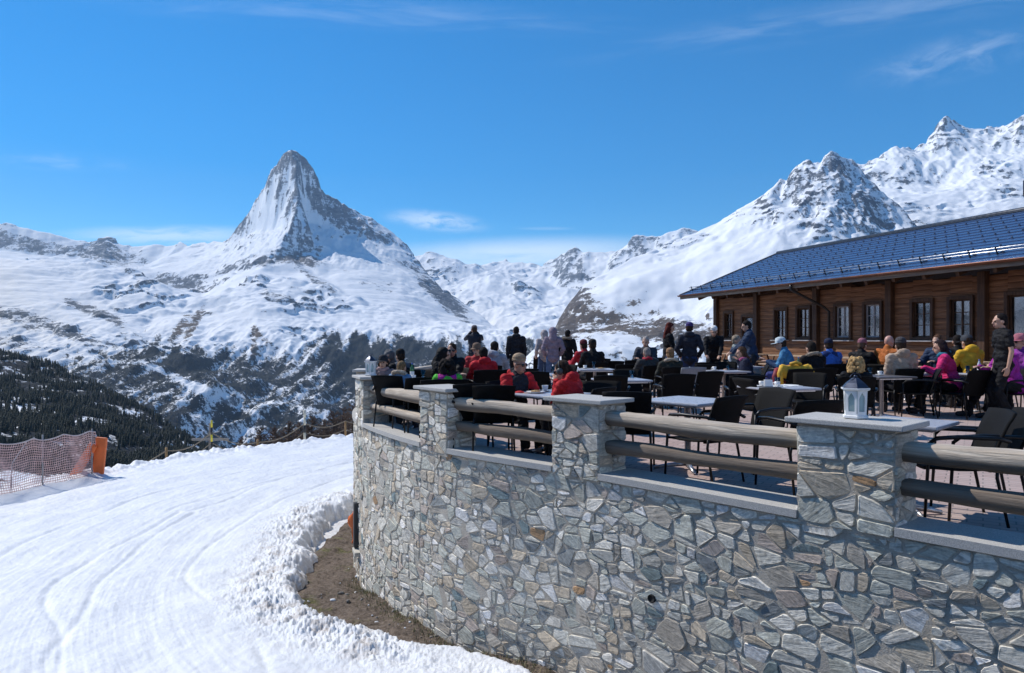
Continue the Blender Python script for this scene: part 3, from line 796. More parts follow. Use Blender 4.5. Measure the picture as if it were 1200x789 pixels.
def stones(x0, x1, y0, y1, size, seed, asp=1.25, gap=.011, edge=True):
    """irregular stones filling a rectangle: [(polygon, size)]"""
    rd = random.Random(seed)
    W, Hh = x1 - x0, y1 - y0
    size = size * 1.45
    n = max(4, int(W * Hh / (size * size * .62)))
    S = []
    tries = 0
    cell = {}
    while len(S) < n and tries < n * 60:
        tries += 1
        big = rd.random()
        r = size * (.32 + .62 * big ** 2.2) * .62
        x = rd.uniform(x0, x1); y = rd.uniform(y0, y1)
        key = (int(x / size), int(y / size)); ok = True
        for i in range(key[0] - 2, key[0] + 3):
            for j in range(key[1] - 2, key[1] + 3):
                for (qx, qy, qr) in cell.get((i, j), ()):
                    if ((x - qx) / asp) ** 2 + (y - qy) ** 2 < ((r + qr) * .80) ** 2: ok = False; break
                if not ok: break
            if not ok: break
        if ok:
            S.append((x, y, r)); cell.setdefault(key, []).append((x, y, r))
    out = []
    cells = []
    for (x, y, r) in S:
        key = (int(x / size), int(y / size))
        a = r * 5 * asp
        poly = [(max(x - a, x0), max(y - a, y0)), (min(x + a, x1), max(y - a, y0)), (min(x + a, x1), min(y + a, y1)), (max(x - a, x0), min(y + a, y1))]
        for i in range(key[0] - 4, key[0] + 5):
            for j in range(key[1] - 4, key[1] + 5):
                for (qx, qy, qr) in cell.get((i, j), ()):
                    if qx == x and qy == y: continue
                    # power bisector in the stretched metric
                    ax, ay, bx, by = x / asp, y, qx / asp, qy
                    nx, ny = 2 * (bx - ax), 2 * (by - ay)
                    c = bx * bx + by * by - ax * ax - ay * ay + r * r - qr * qr
                    poly = clip_half(poly, nx / asp, ny, c)
                    if len(poly) < 3: break
                if len(poly) < 3: break
            if len(poly) < 3: break
        if len(poly) < 3: continue
        cells.append((poly, r))
    # every cell is broken into one to four stones by tilted cuts
    def cut(poly, lv, target):
        ar = abs(sum(poly[i][0] * poly[(i + 1) % len(poly)][1] - poly[(i + 1) % len(poly)][0] * poly[i][1] for i in range(len(poly)))) / 2
        if lv <= 0 or ar < target: return [poly]
        cx = sum(p[0] for p in poly) / len(poly); cy = sum(p[1] for p in poly) / len(poly)
        w_ = max(p[0] for p in poly) - min(p[0] for p in poly); h_ = max(p[1] for p in poly) - min(p[1] for p in poly)
        an = (math.pi / 2 if w_ > h_ * rd.uniform(1.1, 2.4) else 0) + rd.gauss(0, .15)
        nx, ny = math.sin(an), -math.cos(an)
        k = rd.uniform(-.17, .17) * (abs(nx) * w_ + abs(ny) * h_)
        c = nx * cx + ny * cy + k
        A_, B_ = clip_half(poly, nx, ny, c), clip_half(poly, -nx, -ny, -c)
        return [q for P_ in (A_, B_) if len(P_) >= 3 for q in cut(P_, lv - 1, target)]
    pieces = []
    for poly, r in cells: pieces += cut(poly, 2, size * size * rd.choice((.16, .3, .3, .55, .8, 1.4)))
    for poly in pieces:
        # shrink by half a joint
        cx = sum(p[0] for p in poly) / len(poly); cy = sum(p[1] for p in poly) / len(poly)
        P = poly
        m = len(poly)
        g = gap * rd.uniform(.55, 1.25)
        for i in range(m):
            (ax, ay), (bx, by) = poly[i], poly[(i + 1) % m]
            ex, ey = bx - ax, by - ay; L = math.hypot(ex, ey)
            if L < 1e-6: continue
            nx, ny = ey / L, -ex / L
            if nx * (cx - ax) + ny * (cy - ay) > 0: nx, ny = -nx, -ny
            P = clip_half(P, nx, ny, nx * ax + ny * ay - g)
            if len(P) < 3: break
        if len(P) < 3: continue
        ar = abs(sum(P[i][0] * P[(i + 1) % len(P)][1] - P[(i + 1) % len(P)][0] * P[i][1] for i in range(len(P)))) / 2
        if ar < .0006: continue
        # chipped corners and slightly bowed edges
        Q = []
        for i in range(len(P)):
            a_, b_ = P[i], P[(i + 1) % len(P)]
            L = math.hypot(b_[0] - a_[0], b_[1] - a_[1])
            c1 = min(.32, rd.uniform(.006, .022) / max(L, .01)); c2 = 1 - min(.32, rd.uniform(.006, .022) / max(L, .01))
            Q.append((a_[0] + (b_[0] - a_[0]) * c1, a_[1] + (b_[1] - a_[1]) * c1))
            if L > .07:
                k = rd.uniform(.4, .6); w_ = rd.uniform(-.004, .004)
                Q.append((a_[0] + (b_[0] - a_[0]) * k - (b_[1] - a_[1]) / L * w_, a_[1] + (b_[1] - a_[1]) * k + (b_[0] - a_[0]) / L * w_))
            Q.append((a_[0] + (b_[0] - a_[0]) * c2, a_[1] + (b_[1] - a_[1]) * c2))
        out.append((Q, ar))
    return out

TONES = [((.56, .53, .455), 26), ((.48, .475, .405), 20), ((.66, .62, .54), 17), ((.54, .45, .335), 12), ((.42, .375, .31), 11), ((.22, .23, .225), 4), ((.19, .24, .24), 3), ((.72, .69, .64), 7), ((.42, .26, .14), .8), ((.43, .36, .305), 6)]
TW = [w_ for _, w_ in TONES]

def add_stones(V, Fs, A, B, sts, place, rd, depth=(.002, .015), dull=0.0):
    """place(u, v, out) -> point"""
    for Q, ar in sts:
        tone = rd.choices(TONES, TW)[0][0]
        if ar > .03: tone = rd.choices(TONES[:5], TW[:5])[0][0]
        k = rd.uniform(.8, 1.2)
        tone = tuple(c * k for c in tone)
        dz = rd.uniform(*depth); tx, ty = rd.gauss(0, .05), rd.gauss(0, .05)
        cx = sum(p[0] for p in Q) / len(Q); cy = sum(p[1] for p in Q) / len(Q)
        n = len(Q); b = len(V)
        sid = rd.uniform(0, 50); rot = rd.gauss(0, .35)
        for ring, (sc, dd) in enumerate(((1.0, -.012), (.985, dz * .55), (.93, dz))):
            for (x, y) in Q:
                xx, yy = cx + (x - cx) * sc, cy + (y - cy) * sc
                o = dd + (tx * (x - cx) + ty * (y - cy) + rd.gauss(0, .0012) if ring else 0)
                V.append(place(xx, yy, o)); A.append(tone)
                ca, sa = math.cos(rot), math.sin(rot)
                B.append(((xx - cx) * ca + (yy - cy) * sa, -(xx - cx) * sa + (yy - cy) * ca, sid))
        for r_ in range(2):
            for i in range(n):
                j = (i + 1) % n
                Fs.append((b + r_ * n + i, b + r_ * n + j, b + (r_ + 1) * n + j, b + (r_ + 1) * n + i))
        Fs.append(tuple(b + 2 * n + i for i in range(n)))

def masonry_materials():
    t = NT('rubble_stone')
    tone = t.attr('tone', 'Vector'); uvw = t.attr('grain', 'Vector')
    st = t.mapping(uvw, (7, 46, 1)); n1 = t.noise(st, 1.0, 6, .65, .5)
    n2 = t.noise(t.mapping(uvw, (30, 30, 1)), 1.0, 5, .65)
    n3 = t.noise(t.coord('Object'), .9, 4, .6)
    f = t.math('ADD', t.math('MULTIPLY', t.smooth(n1, .25, .75), .75), t.math('MULTIPLY', t.smooth(n2, .3, .7), .4))
    v = t.n('ShaderNodeVectorMath', operation='SCALE'); t.l(tone, v.inputs[0]); t.l(t.math('ADD', f, .48), v.inputs['Scale'])
    stain = t.mix(t.smooth(n1, .62, .8, 0, .3), v.outputs[0], (.33, .25, .16))
    stain = t.mix(t.smooth(n3, .58, .78, 0, .35), stain, (.5, .49, .47))
    h = t.math('ADD', t.math('MULTIPLY', n1, .8), t.math('MULTIPLY', n2, .5))
    ST = t.fin(stain, t.smooth(n2, .3, .7, .62, .85), 0, t.bump(h, .75, .014), .35)
    t = NT('mortar')
    co = t.coord('Object'); n1 = t.noise(co, 3, 5, .6); n2 = t.noise(co, 70, 5, .7)
    c = t.mix(t.smooth(n1, .3, .7), (.38, .34, .28), (.52, .465, .39))
    c = t.mix(t.smooth(n2, .35, .7, 0, .6), c, (.56, .52, .45))
    MO = t.fin(c, .95, 0, t.bump(n2, .8, .012), .2)
    t = NT('granite_slab')
    co = t.coord('Object'); n1 = t.noise(co, 160, 3, .7); n2 = t.noise(co, 3, 5, .6)
    c = t.mix(t.smooth(n1, .35, .65), (.34, .33, .31), (.6, .58, .54))
    c = t.mix(t.smooth(n2, .4, .75, 0, .45), c, (.45, .44, .42))
    GR = t.fin(c, .75, 0, t.bump(n1, .25, .004), .35)
    return ST, MO, GR
STONE, MORTAR, GRANITE = masonry_materials()

def ngon_mesh(name, V, Fs, A, B, mats, mi):
    me = bpy.data.meshes.new(name)
    me.from_pydata([tuple(v) for v in V], [], Fs)
    for m in mats: me.materials.append(m)
    me.polygons.foreach_set('material_index', mi)
    a = me.attributes.new('tone', 'FLOAT_VECTOR', 'POINT'); a.data.foreach_set('vector', np.asarray(A, np.float32).ravel())
    a = me.attributes.new('grain', 'FLOAT_VECTOR', 'POINT'); a.data.foreach_set('vector', np.asarray(B, np.float32).ravel())
    me.update()
    return me

wall = empty('stone_wall', (0, 7, -2.1))
tag(wall, 'curved grey rubble stone wall with capped pillars and weathered log rails round the terrace', 'wall')
WOFF = -Vector(wall.location)
THK = .42
U0, U1 = UP[1] - .4, UP[8] + .5
def face(u, v, o):
    p, n, t_ = wall_at(u)
    return p + n * o + Vector((0, 0, v)) + WOFF
V, Fs, A, B = [], [], [], []
rd = random.Random(11)
add_stones(V, Fs, A, B, stones(UP[1] - .4, UP[8], -2.75, .02, .163, 3, 1.5), face, rd)
k0 = len(Fs)
mi = [0] * len(Fs)
# mortar bed: a thick band following the wall line
us = np.arange(U0, U1, .06)
b = len(V)
for u in us:
    for (o, z) in ((0, -3.1), (0, .03), (-THK, .03), (-THK, -3.1)):
        V.append(face(u, z, o)); A.append((.2, .2, .2)); B.append((0, 0, 0))
for i in range(len(us) - 1):
    for k in range(4):
        a_ = b + i * 4 + k; c_ = b + i * 4 + (k + 1) % 4
        Fs.append((a_, a_ + 4, c_ + 4, c_)); mi.append(1)
Fs.append(tuple(b + k for k in range(4))); mi.append(1)
e = b + (len(us) - 1) * 4
Fs.append(tuple(e + k for k in (3, 2, 1, 0))); mi.append(1)
o = bpy.data.objects.new('masonry', ngon_mesh('masonry', V, Fs, A, B, [STONE, MORTAR], mi)); link(o, wall)

# pillars: rubble on every side, a granite cap on top
PH = .75
def make_pillar(i, w_, dep):
    p, n, t_ = wall_at(UP[i])
    c = p - n * (dep / 2 - .012) + WOFF
    V, Fs, A, B = [], [], [], []
    rd = random.Random(100 + i)
    sides = [(n, t_, dep / 2, w_), (-n, -t_, dep / 2, w_), (t_, -n, w_ / 2, dep), (-t_, n, w_ / 2, dep)]
    for k, (nn, tt, off_, wd) in enumerate(sides):
        def pl(u, v, o, nn=nn, tt=tt, off_=off_): return c + nn * (off_ + o) + tt * u + Vector((0, 0, v))
        add_stones(V, Fs, A, B, stones(-wd / 2 - .004, wd / 2 + .004, .0 if k == 0 else .05, PH - .01, .155, 40 + i * 5 + k, 1.6, .010), pl, rd, (.005, .022))
    mi = [0] * len(Fs)
    b = len(V)
    for z in (-.02, PH):
        for (a_, d_) in ((-1, -1), (1, -1), (1, 1), (-1, 1)):
            V.append(c + t_ * a_ * w_ / 2 + n * d_ * dep / 2 + Vector((0, 0, z))); A.append((.2, .2, .2)); B.append((0, 0, 0))
    for f in ((0, 3, 2, 1), (4, 5, 6, 7), (0, 1, 5, 4), (1, 2, 6, 5), (2, 3, 7, 6), (3, 0, 4, 7)):
        Fs.append(tuple(b + q for q in f)); mi.append(1)
    o = bpy.data.objects.new('pillar', ngon_mesh('pillar', V, Fs, A, B, [STONE, MORTAR], mi)); link(o, wall)
    cb = MB()
    M = Matrix((t_, n, Vector((0, 0, 1)))).transposed()
    cb.box(c + Vector((0, 0, PH + .026)), (w_ + .15, dep + .13, .042), M, bev=.008)
    cb.build('cap', GRANITE, o)
    return o
PW = {1: .68, 2: .70, 3: .62, 4: .66, 5: .62, 6: .6, 7: .6, 8: .6}
for i, w_ in PW.items(): make_pillar(i, w_, .40)

# granite coping between the pillars and the two weathered logs of every bay
t = NT('weathered_log')
co = t.attr('grain', 'Vector')
n1 = t.noise(t.mapping(co, (2.2, 38, 38)), 1, 7, .65, .4); n2 = t.noise(t.mapping(co, (1.2, 4, 4)), 1, 4, .6); n3 = t.noise(t.mapping(co, (9, 160, 160)), 1, 3, .6)
up = t.n('ShaderNodeSeparateXYZ'); geo = t.n('ShaderNodeNewGeometry'); 
c = t.ramp(n1, [(.25, (.15, .115, .09)), (.38, (.40, .33, .255)), (.55, (.54, .455, .36)), (.75, (.7, .62, .51))])
c = t.mix(t.smooth(n2, .45, .75, 0, .4), c, (.36, .33, .3))
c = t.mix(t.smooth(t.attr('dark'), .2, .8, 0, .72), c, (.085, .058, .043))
hh = t.math('ADD', t.math('MULTIPLY', n1, .9), t.math('MULTIPLY', n3, .3))
LOG = t.fin(c, .82, 0, t.bump(hh, .9, .014), .25)

def log_rail(u0, u1, zc, hgt, wid, seed, bow=.03, parent=None, dark_top=0.0):
    """a hewn log: flattish top, rounded belly, a little crooked"""
    rd = random.Random(seed)
    L = u1 - u0
    a_, n0, _ = wall_at(u0); b_, n1_, _ = wall_at(u1)
    nn = ((n0 + n1_) / 2).normalized()
    pa = a_ - n0 * .17; pb = b_ - n1_ * .17
    tt = (pb - pa).normalized()
    N_ = 26; K = 14
    V, Fs, A, B, D_ = [], [], [], [], []
    ph = rd.uniform(0, 6)
    for i in range(N_ + 1):
        s_ = i / N_
        base = pa.lerp(pb, s_) + nn * (bow * math.sin(math.pi * s_)) + Vector((0, 0, zc + .007 * math.sin(ph + 3.5 * s_) + .004 * math.sin(ph * 2 + 9 * s_)))
        k_ = 1 + .07 * math.sin(ph * 3 + 7 * s_) + rd.gauss(0, .012)
        for k in range(K):
            an = 2 * math.pi * k / K
            x = math.cos(an); z = math.sin(an)
            q = abs(x) ** 1.0
            xx = math.copysign(abs(x) ** .42, x) * wid / 2 * k_; zz = math.copysign(abs(z) ** (.42 if z > 0 else .6), z) * hgt / 2 * k_
            if z < 0: xx *= 1 - .25 * (-z)
            jit = 1 + rd.gauss(0, .01)
            P = base + nn * xx * jit + Vector((0, 0, zz * jit))
            V.append(P + WOFF); A.append((.2, .2, .2)); B.append((s_ * L + seed, an * wid / 2, 0)); D_.append(max(dark_top, max(0., 1 - (z + .35) * 1.6) * .9 if z < .25 else 0))  # shade on sides and belly put into the colour, over any darker wood
    for i in range(N_):
        for k in range(K):
            a2 = i * K + k; b2 = i * K + (k + 1) % K
            Fs.append((a2, a2 + K, b2 + K, b2))
    Fs.append(tuple(range(K))); Fs.append(tuple(range(N_ * K + K - 1, N_ * K - 1, -1)))
    me = ngon_mesh('rail', V, Fs, A, B, [LOG], [0] * len(Fs))
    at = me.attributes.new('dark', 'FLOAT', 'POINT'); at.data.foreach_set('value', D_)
    me.polygons.foreach_set('use_smooth', [len(f) == 4 for f in Fs])
    o = bpy.data.objects.new('rail', me); link(o, parent)
    return o
def coping(u0, u1):
    m = MB()
    ks = list(np.linspace(u0, u1, 9))
    vs, fs = [], []
    for u in ks:
        for (o_, z) in ((.035, .025), (.035, .085), (-THK - .02, .085), (-THK - .02, .025)):
            vs.append(face(u, z, o_))
    for i in range(8):
        for k in range(4):
            a2 = i * 4 + k; b2 = i * 4 + (k + 1) % 4
            fs.append((a2, a2 + 4, b2 + 4, b2))
    fs.append((0, 1, 2, 3)); fs.append((35, 34, 33, 32))
    m.add(vs, fs); m.build('coping', GRANITE, wall)
for i in range(1, 8):
    a_ = UP[i] + PW[i] / 2 - .01; b_ = UP[i + 1] - PW[i + 1] / 2 + .01
    coping(a_ + .012, b_ - .012)
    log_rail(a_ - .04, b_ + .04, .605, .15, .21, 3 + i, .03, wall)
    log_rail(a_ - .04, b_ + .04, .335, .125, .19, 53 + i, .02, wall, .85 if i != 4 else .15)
coping(UP[1] - .4, UP[1] - PW[1] / 2 + .0)
log_rail(UP[1] - .4, UP[1] - PW[1] / 2, .60, .15, .17, 91, .01, wall)
# a drain hole whose inner shade is a solid disc painted dark, and a dark downpipe with a white ledge where the wall turns away
m = MB()
p, n, t_ = wall_at(UP[2] + 1.72)
M = Matrix((t_, Vector((0, 0, 1)), n)).transposed()
m.lathe([(.038, -.02), (.038, .026), (.031, .026), (.029, .019), (.0, .018)], p + Vector((0, 0, -.96)) + WOFF, 18, 0, True, M)
m.build('drain_pipe', pmat('drain_shade', (.012, .012, .012), .9), wall)
m = MB()
p, n, t_ = wall_at(UP[5] + .25)
M = Matrix((t_, n, Vector((0, 0, 1)))).transposed()
m.box(p + n * .03 + Vector((0, 0, -1.62)) + WOFF, (.12, .09, .72), M, bev=.01)
m.build('downpipe', pmat('downpipe_lead', (.05, .05, .052), .6, .4), wall)
m = MB(); m.box(p + n * .035 - t_ * .12 + Vector((0, 0, -2.03)) + WOFF, (.34, .11, .07), M, bev=.008); m.build('ledge', pmat('pale_ledge', (.5, .47, .4), .8, var=.2), wall)

# ------------------------------------------------------------------ terrace floor
inner = [wall_at(u)[0] - wall_at(u)[1] * (THK - .05) for u in np.arange(UP[1] - .4, UP[11], .25)]
poly = [(p.x, p.y) for p in inner] + [(9, 36), (46, 36), (46, 1.5), (9, 1.5)]
t = NT('clay_pavers')
co = t.mapping(t.coord('Object'), (1, 1, 1), (0, 0, R(33)))
br = t.n('ShaderNodeTexBrick'); t.l(co, br.inputs['Vector'])
br.inputs['Scale'].default_value = 1.0; br.inputs['Brick Width'].default_value = .21; br.inputs['Row Height'].default_value = .105; br.inputs['Mortar Size'].default_value = .006; br.inputs['Bias'].default_value = -.1
br.inputs['Color1'].default_value = (.42, .30, .265, 1); br.inputs['Color2'].default_value = (.50, .375, .335, 1); br.inputs['Mortar'].default_value = (.2, .165, .15, 1)
n1 = t.noise(t.coord('Object'), .8, 5, .6); n2 = t.noise(t.coord('Object'), 40, 4, .6)
c = t.mix(t.smooth(n1, .35, .7, 0, .4), br.outputs['Color'], (.45, .385, .35))
c = t.mix(t.smooth(n2, .55, .75, 0, .35), c, (.28, .21, .19))
PAVE = t.fin(c, .85, 0, t.bump(t.math('ADD', t.math('MULTIPLY', br.outputs['Fac'], -1.0), t.math('MULTIPLY', n2, .2)), .5, .006), .25)
bm = bmesh.new()
vs_ = [bm.verts.new((x, y, 0)) for x, y in poly]
f = bm.faces.new(vs_)
if f.normal.z < 0: f.normal_flip()
bmesh.ops.triangulate(bm, faces=[f])
bm.normal_update()
for f in bm.faces:
    if f.normal.z < 0: f.normal_flip()
me = bpy.data.meshes.new('terrace'); bm.to_mesh(me); bm.free(); me.materials.append(PAVE)
link(bpy.data.objects.new('terrace_floor', me))['kind'] = 'structure'
# ------------------------------------------------------------------ chairs, tables and what stands on them
def wicker(name, col):
    t = NT(name)
    co = t.coord('Object')
    wv = t.n('ShaderNodeTexWave', wave_type='BANDS', bands_direction='X'); t.l(co, wv.inputs[0]); wv.inputs['Scale'].default_value = 38; wv.inputs['Distortion'].default_value = .6
    w2 = t.n('ShaderNodeTexWave', wave_type='BANDS', bands_direction='Z'); t.l(co, w2.inputs[0]); w2.inputs['Scale'].default_value = 46; w2.inputs['Distortion'].default_value = .6
    k = t.math('MULTIPLY', wv.outputs['Fac'], w2.outputs['Fac'])
    n = t.noise(co, 6, 4, .6)
    c = t.mix(k, tuple(x * .55 for x in col), tuple(x * 1.35 for x in col))
    c = t.mix(t.smooth(n, .5, .75, 0, .4), c, tuple(min(1, x * 1.5) for x in col))
    return t.fin(c, .72, 0, t.bump(k, .7, .004), .18)
WICK = wicker('black_wicker', (.007, .0065, .0065))
WICKG = wicker('grey_wicker', (.36, .38, .42))
CFRAME = pmat('chair_frame', (.015, .015, .016), .42, .5, var=.25, scale=20)
ALU = pmat('brushed_steel', (.5, .5, .52), .34, .85, var=.1, scale=40)
TTOP = pmat('table_laminate', (.40, .41, .45), .33, 0, var=.1, scale=25, bump=.04, spec=.5)
TTOPD = pmat('table_dark', (.10, .09, .09), .4, 0, var=.2, scale=25)

def make_chair(mat_):
    c = empty('armchair')
    m = MB()
    def sheet(fn, nu, nv, th):
        vs, fs = [], []
        for s_ in (0, 1):
            for j in range(nv + 1):
                for i in range(nu + 1):
                    p, n = fn(i / nu, j / nv)
                    vs.append(p - n * th * s_)
        k = (nu + 1) * (nv + 1)
        for j in range(nv):
            for i in range(nu):
                a = j * (nu + 1) + i
                fs.append((a, a + 1, a + nu + 2, a + nu + 1)); fs.append((k + a, k + a + nu + 1, k + a + nu + 2, k + a + 1))
        for i in range(nu):
            a = i; fs.append((a, k + a, k + a + 1, a + 1)); a = nv * (nu + 1) + i; fs.append((a, a + 1, k + a + 1, k + a))
        for j in range(nv):
            a = j * (nu + 1); fs.append((a, a + nu + 1, k + a + nu + 1, k + a)); a += nu; fs.append((a, k + a, k + a + nu + 1, a + nu + 1))
        return vs, fs
    def seat(u, v):
        x = (u - .5) * .47; y = -.22 + v * .46
        z = .425 + .012 * ((2 * u - 1) ** 2) - .015 * math.sin(v * 3.14) + (.008 if v > .9 else 0) - (.02 * max(0, v - .85) / .15)
        return Vector((x, y, z)), Vector((0, 0, 1))
    vs, fs = sheet(seat, 8, 8, .022); m.add(vs, fs, 0, True)
    m.build('seat', mat_, c)
    m = MB()
    def back(u, v):
        w_ = .455 + .05 * v
        x = (u - .5) * w_
        z = .40 + v * .455 - .012 * (2 * u - 1) ** 2 * (v > .85)
        y = -.225 - .03 * math.sin(v * 1.4) - .13 * v ** 1.6 + .035 * (2 * u - 1) ** 2
        return Vector((x, y, z)), Vector((0, 1, .1)).normalized()
    vs, fs = sheet(back, 8, 10, .02); m.add(vs, fs, 0, True)
    m.build('backrest', mat_, c)
    for s_ in (-1, 1):
        m = MB()
        m.tube([(s_ * .235, -.33, .63), (s_ * .262, -.25, .655), (s_ * .272, .02, .66), (s_ * .268, .17, .645), (s_ * .255, .215, .6)], [.014, .016, .017, .016, .013], 8, 0, sx=1.25)
        m.build('armrest', CFRAME, c)
        m = MB(); m.tube([(s_ * .256, .215, .61), (s_ * .25, .22, .42), (s_ * .258, .245, 0)], [.012, .013, .011], 8); m.build('leg', CFRAME, c)
        m = MB(); m.tube([(s_ * .225, -.25, .46), (s_ * .235, -.245, .36), (s_ * .245, -.315, 0)], [.012, .013, .011], 8); m.build('leg', CFRAME, c)
    return c
CH0 = make_chair(WICK); CHG = make_chair(WICKG)
for c in (CH0, CHG): c['group'] = 'terrace armchairs'
_used = set()
def place_copy(proto, key, loc, rz):
    if key not in _used:
        _used.add(key); o = proto
    else:
        o = copy_tree(proto)
        for k in ('label',):
            if k in o: del o[k]
    o.location = loc; o.rotation_euler = (0, 0, R(rz))
    return o
def chair(px, d_, rz, label, grey=False, dy=0.0):
    o = place_copy(CHG if grey else CH0, 'g' if grey else 'b', gp(px, d_), rz + rng.uniform(-5, 5))
    return tag(o, label, 'armchair', 'terrace armchairs')

def make_table(top, w_=.78, l_=.78):
    c = empty('cafe_table')
    m = MB(); m.box((0, 0, .725), (w_, l_, .03), bev=.01); m.box((0, 0, .700), (w_ - .12, l_ - .12, .018), mi=1)
    m.build('tabletop', [top, ALU], c)
    m = MB(); m.lathe([(.034, .05), (.034, .69), (.09, .692)], n=14); m.build('column', ALU, c)
    m = MB()
    for k in range(4):
        a = math.pi / 4 + k * math.pi / 2
        m.tube([(0, 0, .06), (math.cos(a) * .2, math.sin(a) * .2, .04), (math.cos(a) * .36, math.sin(a) * .36, .016)], [.028, .022, .016], 8)
    m.build('base', ALU, c)
    return c
TB0 = make_table(TTOP); TBD = make_table(TTOPD)
TABLES = {}
def table(key, px, d_, rz, label, dark=False):
    o = place_copy(TBD if dark else TB0, 'td' if dark else 't', gp(px, d_), rz)
    TABLES[key] = o
    return tag(o, label, 'table', 'terrace cafe tables')

# ---- small things
CHINA = pmat('white_china', (.8, .79, .77), .18, 0, var=.03, scale=10)
GLASS = NT('drinking_glass'); GLASS.b.inputs['Transmission Weight'].default_value = 1.0; GLASS = GLASS.fin((.93, .96, .97), .03, 0)
PAPER = pmat('paper', (.82, .81, .78), .8, 0, var=.05, scale=20)
def at_table(key, dx, dy):
    o = TABLES[key]
    return Vector(o.location) + Matrix.Rotation(o.rotation_euler.z, 3, 'Z') @ Vector((dx, dy, 0)) + Vector((0, 0, .7405))
def cup(key, dx, dy, label, rz=0):
    m = MB(); m.lathe([(.02, .012), (.026, .014), (.036, .04), (.041, .075), (.037, .075), (.03, .03), (.0, .022)], n=18)
    o = m.build('coffee_cup', CHINA, None, at_table(key, dx, dy), rz)
    h = MB(); h.tube([(.036, 0, .062), (.058, 0, .058), (.062, 0, .04), (.05, 0, .026), (.034, 0, .028)], .0055, 8); h.build('handle', CHINA, o)
    s = MB(); s.lathe([(.03, .0), (.045, .004), (.075, .013), (.074, .016), (.04, .009), (0, .008)], n=22); s.build('saucer', CHINA, o)
    return tag(o, label, 'cup', 'cups and glasses on the tables')
def glass(key, dx, dy, label, hgt=.13, fillc=None):
    m = MB(); m.lathe([(.026, 0), (.030, .004), (.035, hgt), (.033, hgt), (.028, .012), (0, .012)], n=18)
    o = m.build('drinking_glass', GLASS, None, at_table(key, dx, dy))
    if fillc:
        l = MB(); l.lathe([(.024, .0135), (.0272, .014), (.0305, hgt * .7), (0, hgt * .7)], n=18); l.build('drink', pmat('drink_%d' % int(fillc[0] * 100), fillc, .1, 0), o)
    return tag(o, label, 'glass', 'cups and glasses on the tables')
def bottle(key, dx, dy, label, col=(.35, .45, .55), capc=(.05, .12, .4)):
    m = MB(); m.lathe([(.03, 0), (.034, .006), (.034, .15), (.028, .18), (.014, .215), (.013, .24)], n=16)
    o = m.build('bottle', pmat('bottle_%d' % int(col[2] * 100), col, .12, 0, var=.05), None, at_table(key, dx, dy))
    c = MB(); c.lathe([(.0155, .232), (.0155, .256), (.012, .258)], n=14); c.build('cap', pmat('bottle_cap', capc, .4), o)
    l = MB(); l.lathe([(.0346, .06), (.0348, .061), (.0348, .12), (.0346, .121)], n=16); l.build('label_band', PAPER, o)
    return tag(o, label, 'bottle')
def plate(key, dx, dy, label):
    m = MB(); m.lathe([(.06, 0), (.08, .006), (.115, .018), (.113, .021), (.075, .010), (0, .009)], n=26)
    o = m.build('plate', CHINA, None, at_table(key, dx, dy))
    f = MB(); f.ell((.01, .0, .022), (.05, .035, .016), nu=10, nv=6); f.ell((-.03, .02, .02), (.03, .03, .012), nu=8, nv=6); f.build('food', pmat('food', (.4, .24, .09), .7, var=.5, scale=40), o)
    return tag(o, label, 'plate')
def napkins(key, dx, dy, label):
    m = MB(); m.box((0, 0, .012), (.11, .08, .024), bev=.004)
    o = m.build('napkin_holder', pmat('holder', (.25, .25, .26), .4, .6), None, at_table(key, dx, dy))
    p = MB()
    for k in range(5): p.box((0, -.024 + .012 * k, .065), (.1, .004, .085), Matrix.Rotation(R(-6 + 3 * k), 3, 'X'))
    p.build('napkins', PAPER, o)
    return tag(o, label, 'napkin holder')
def backpack(loc, rz, col, label, s=1.0):
    m = MB(); t_ = pmat('pack_%d_%d' % (int(col[0] * 100), int(col[2] * 100)), col, .75, 0, var=.25, scale=9, bump=.4, bscale=30)
    m.ell((0, 0, .2 * s), (.15 * s, .1 * s, .22 * s)); m.box((0, 0, .16 * s), (.26 * s, .17 * s, .28 * s), bev=.05 * s)
    o = m.build('backpack', t_, None, loc, R(rz))
    p = MB(); p.box((0, .1 * s, .12 * s), (.2 * s, .06 * s, .17 * s), bev=.025 * s); p.build('front_pocket', t_, o)
    q = MB()
    for k in (-1, 1): q.tube([(k * .07 * s, -.08 * s, .38 * s), (k * .08 * s, -.15 * s, .3 * s), (k * .085 * s, -.16 * s, .15 * s), (k * .09 * s, -.09 * s, .05 * s)], .014 * s, 6)
    q.tube([(-.03 * s, -.02, .4 * s), (0, -.02, .45 * s), (.03 * s, -.02, .4 * s)], .009 * s, 6)
    q.build('strap', pmat('strap_black', (.02, .02, .022), .8), o)
    return tag(o, label, 'backpack')

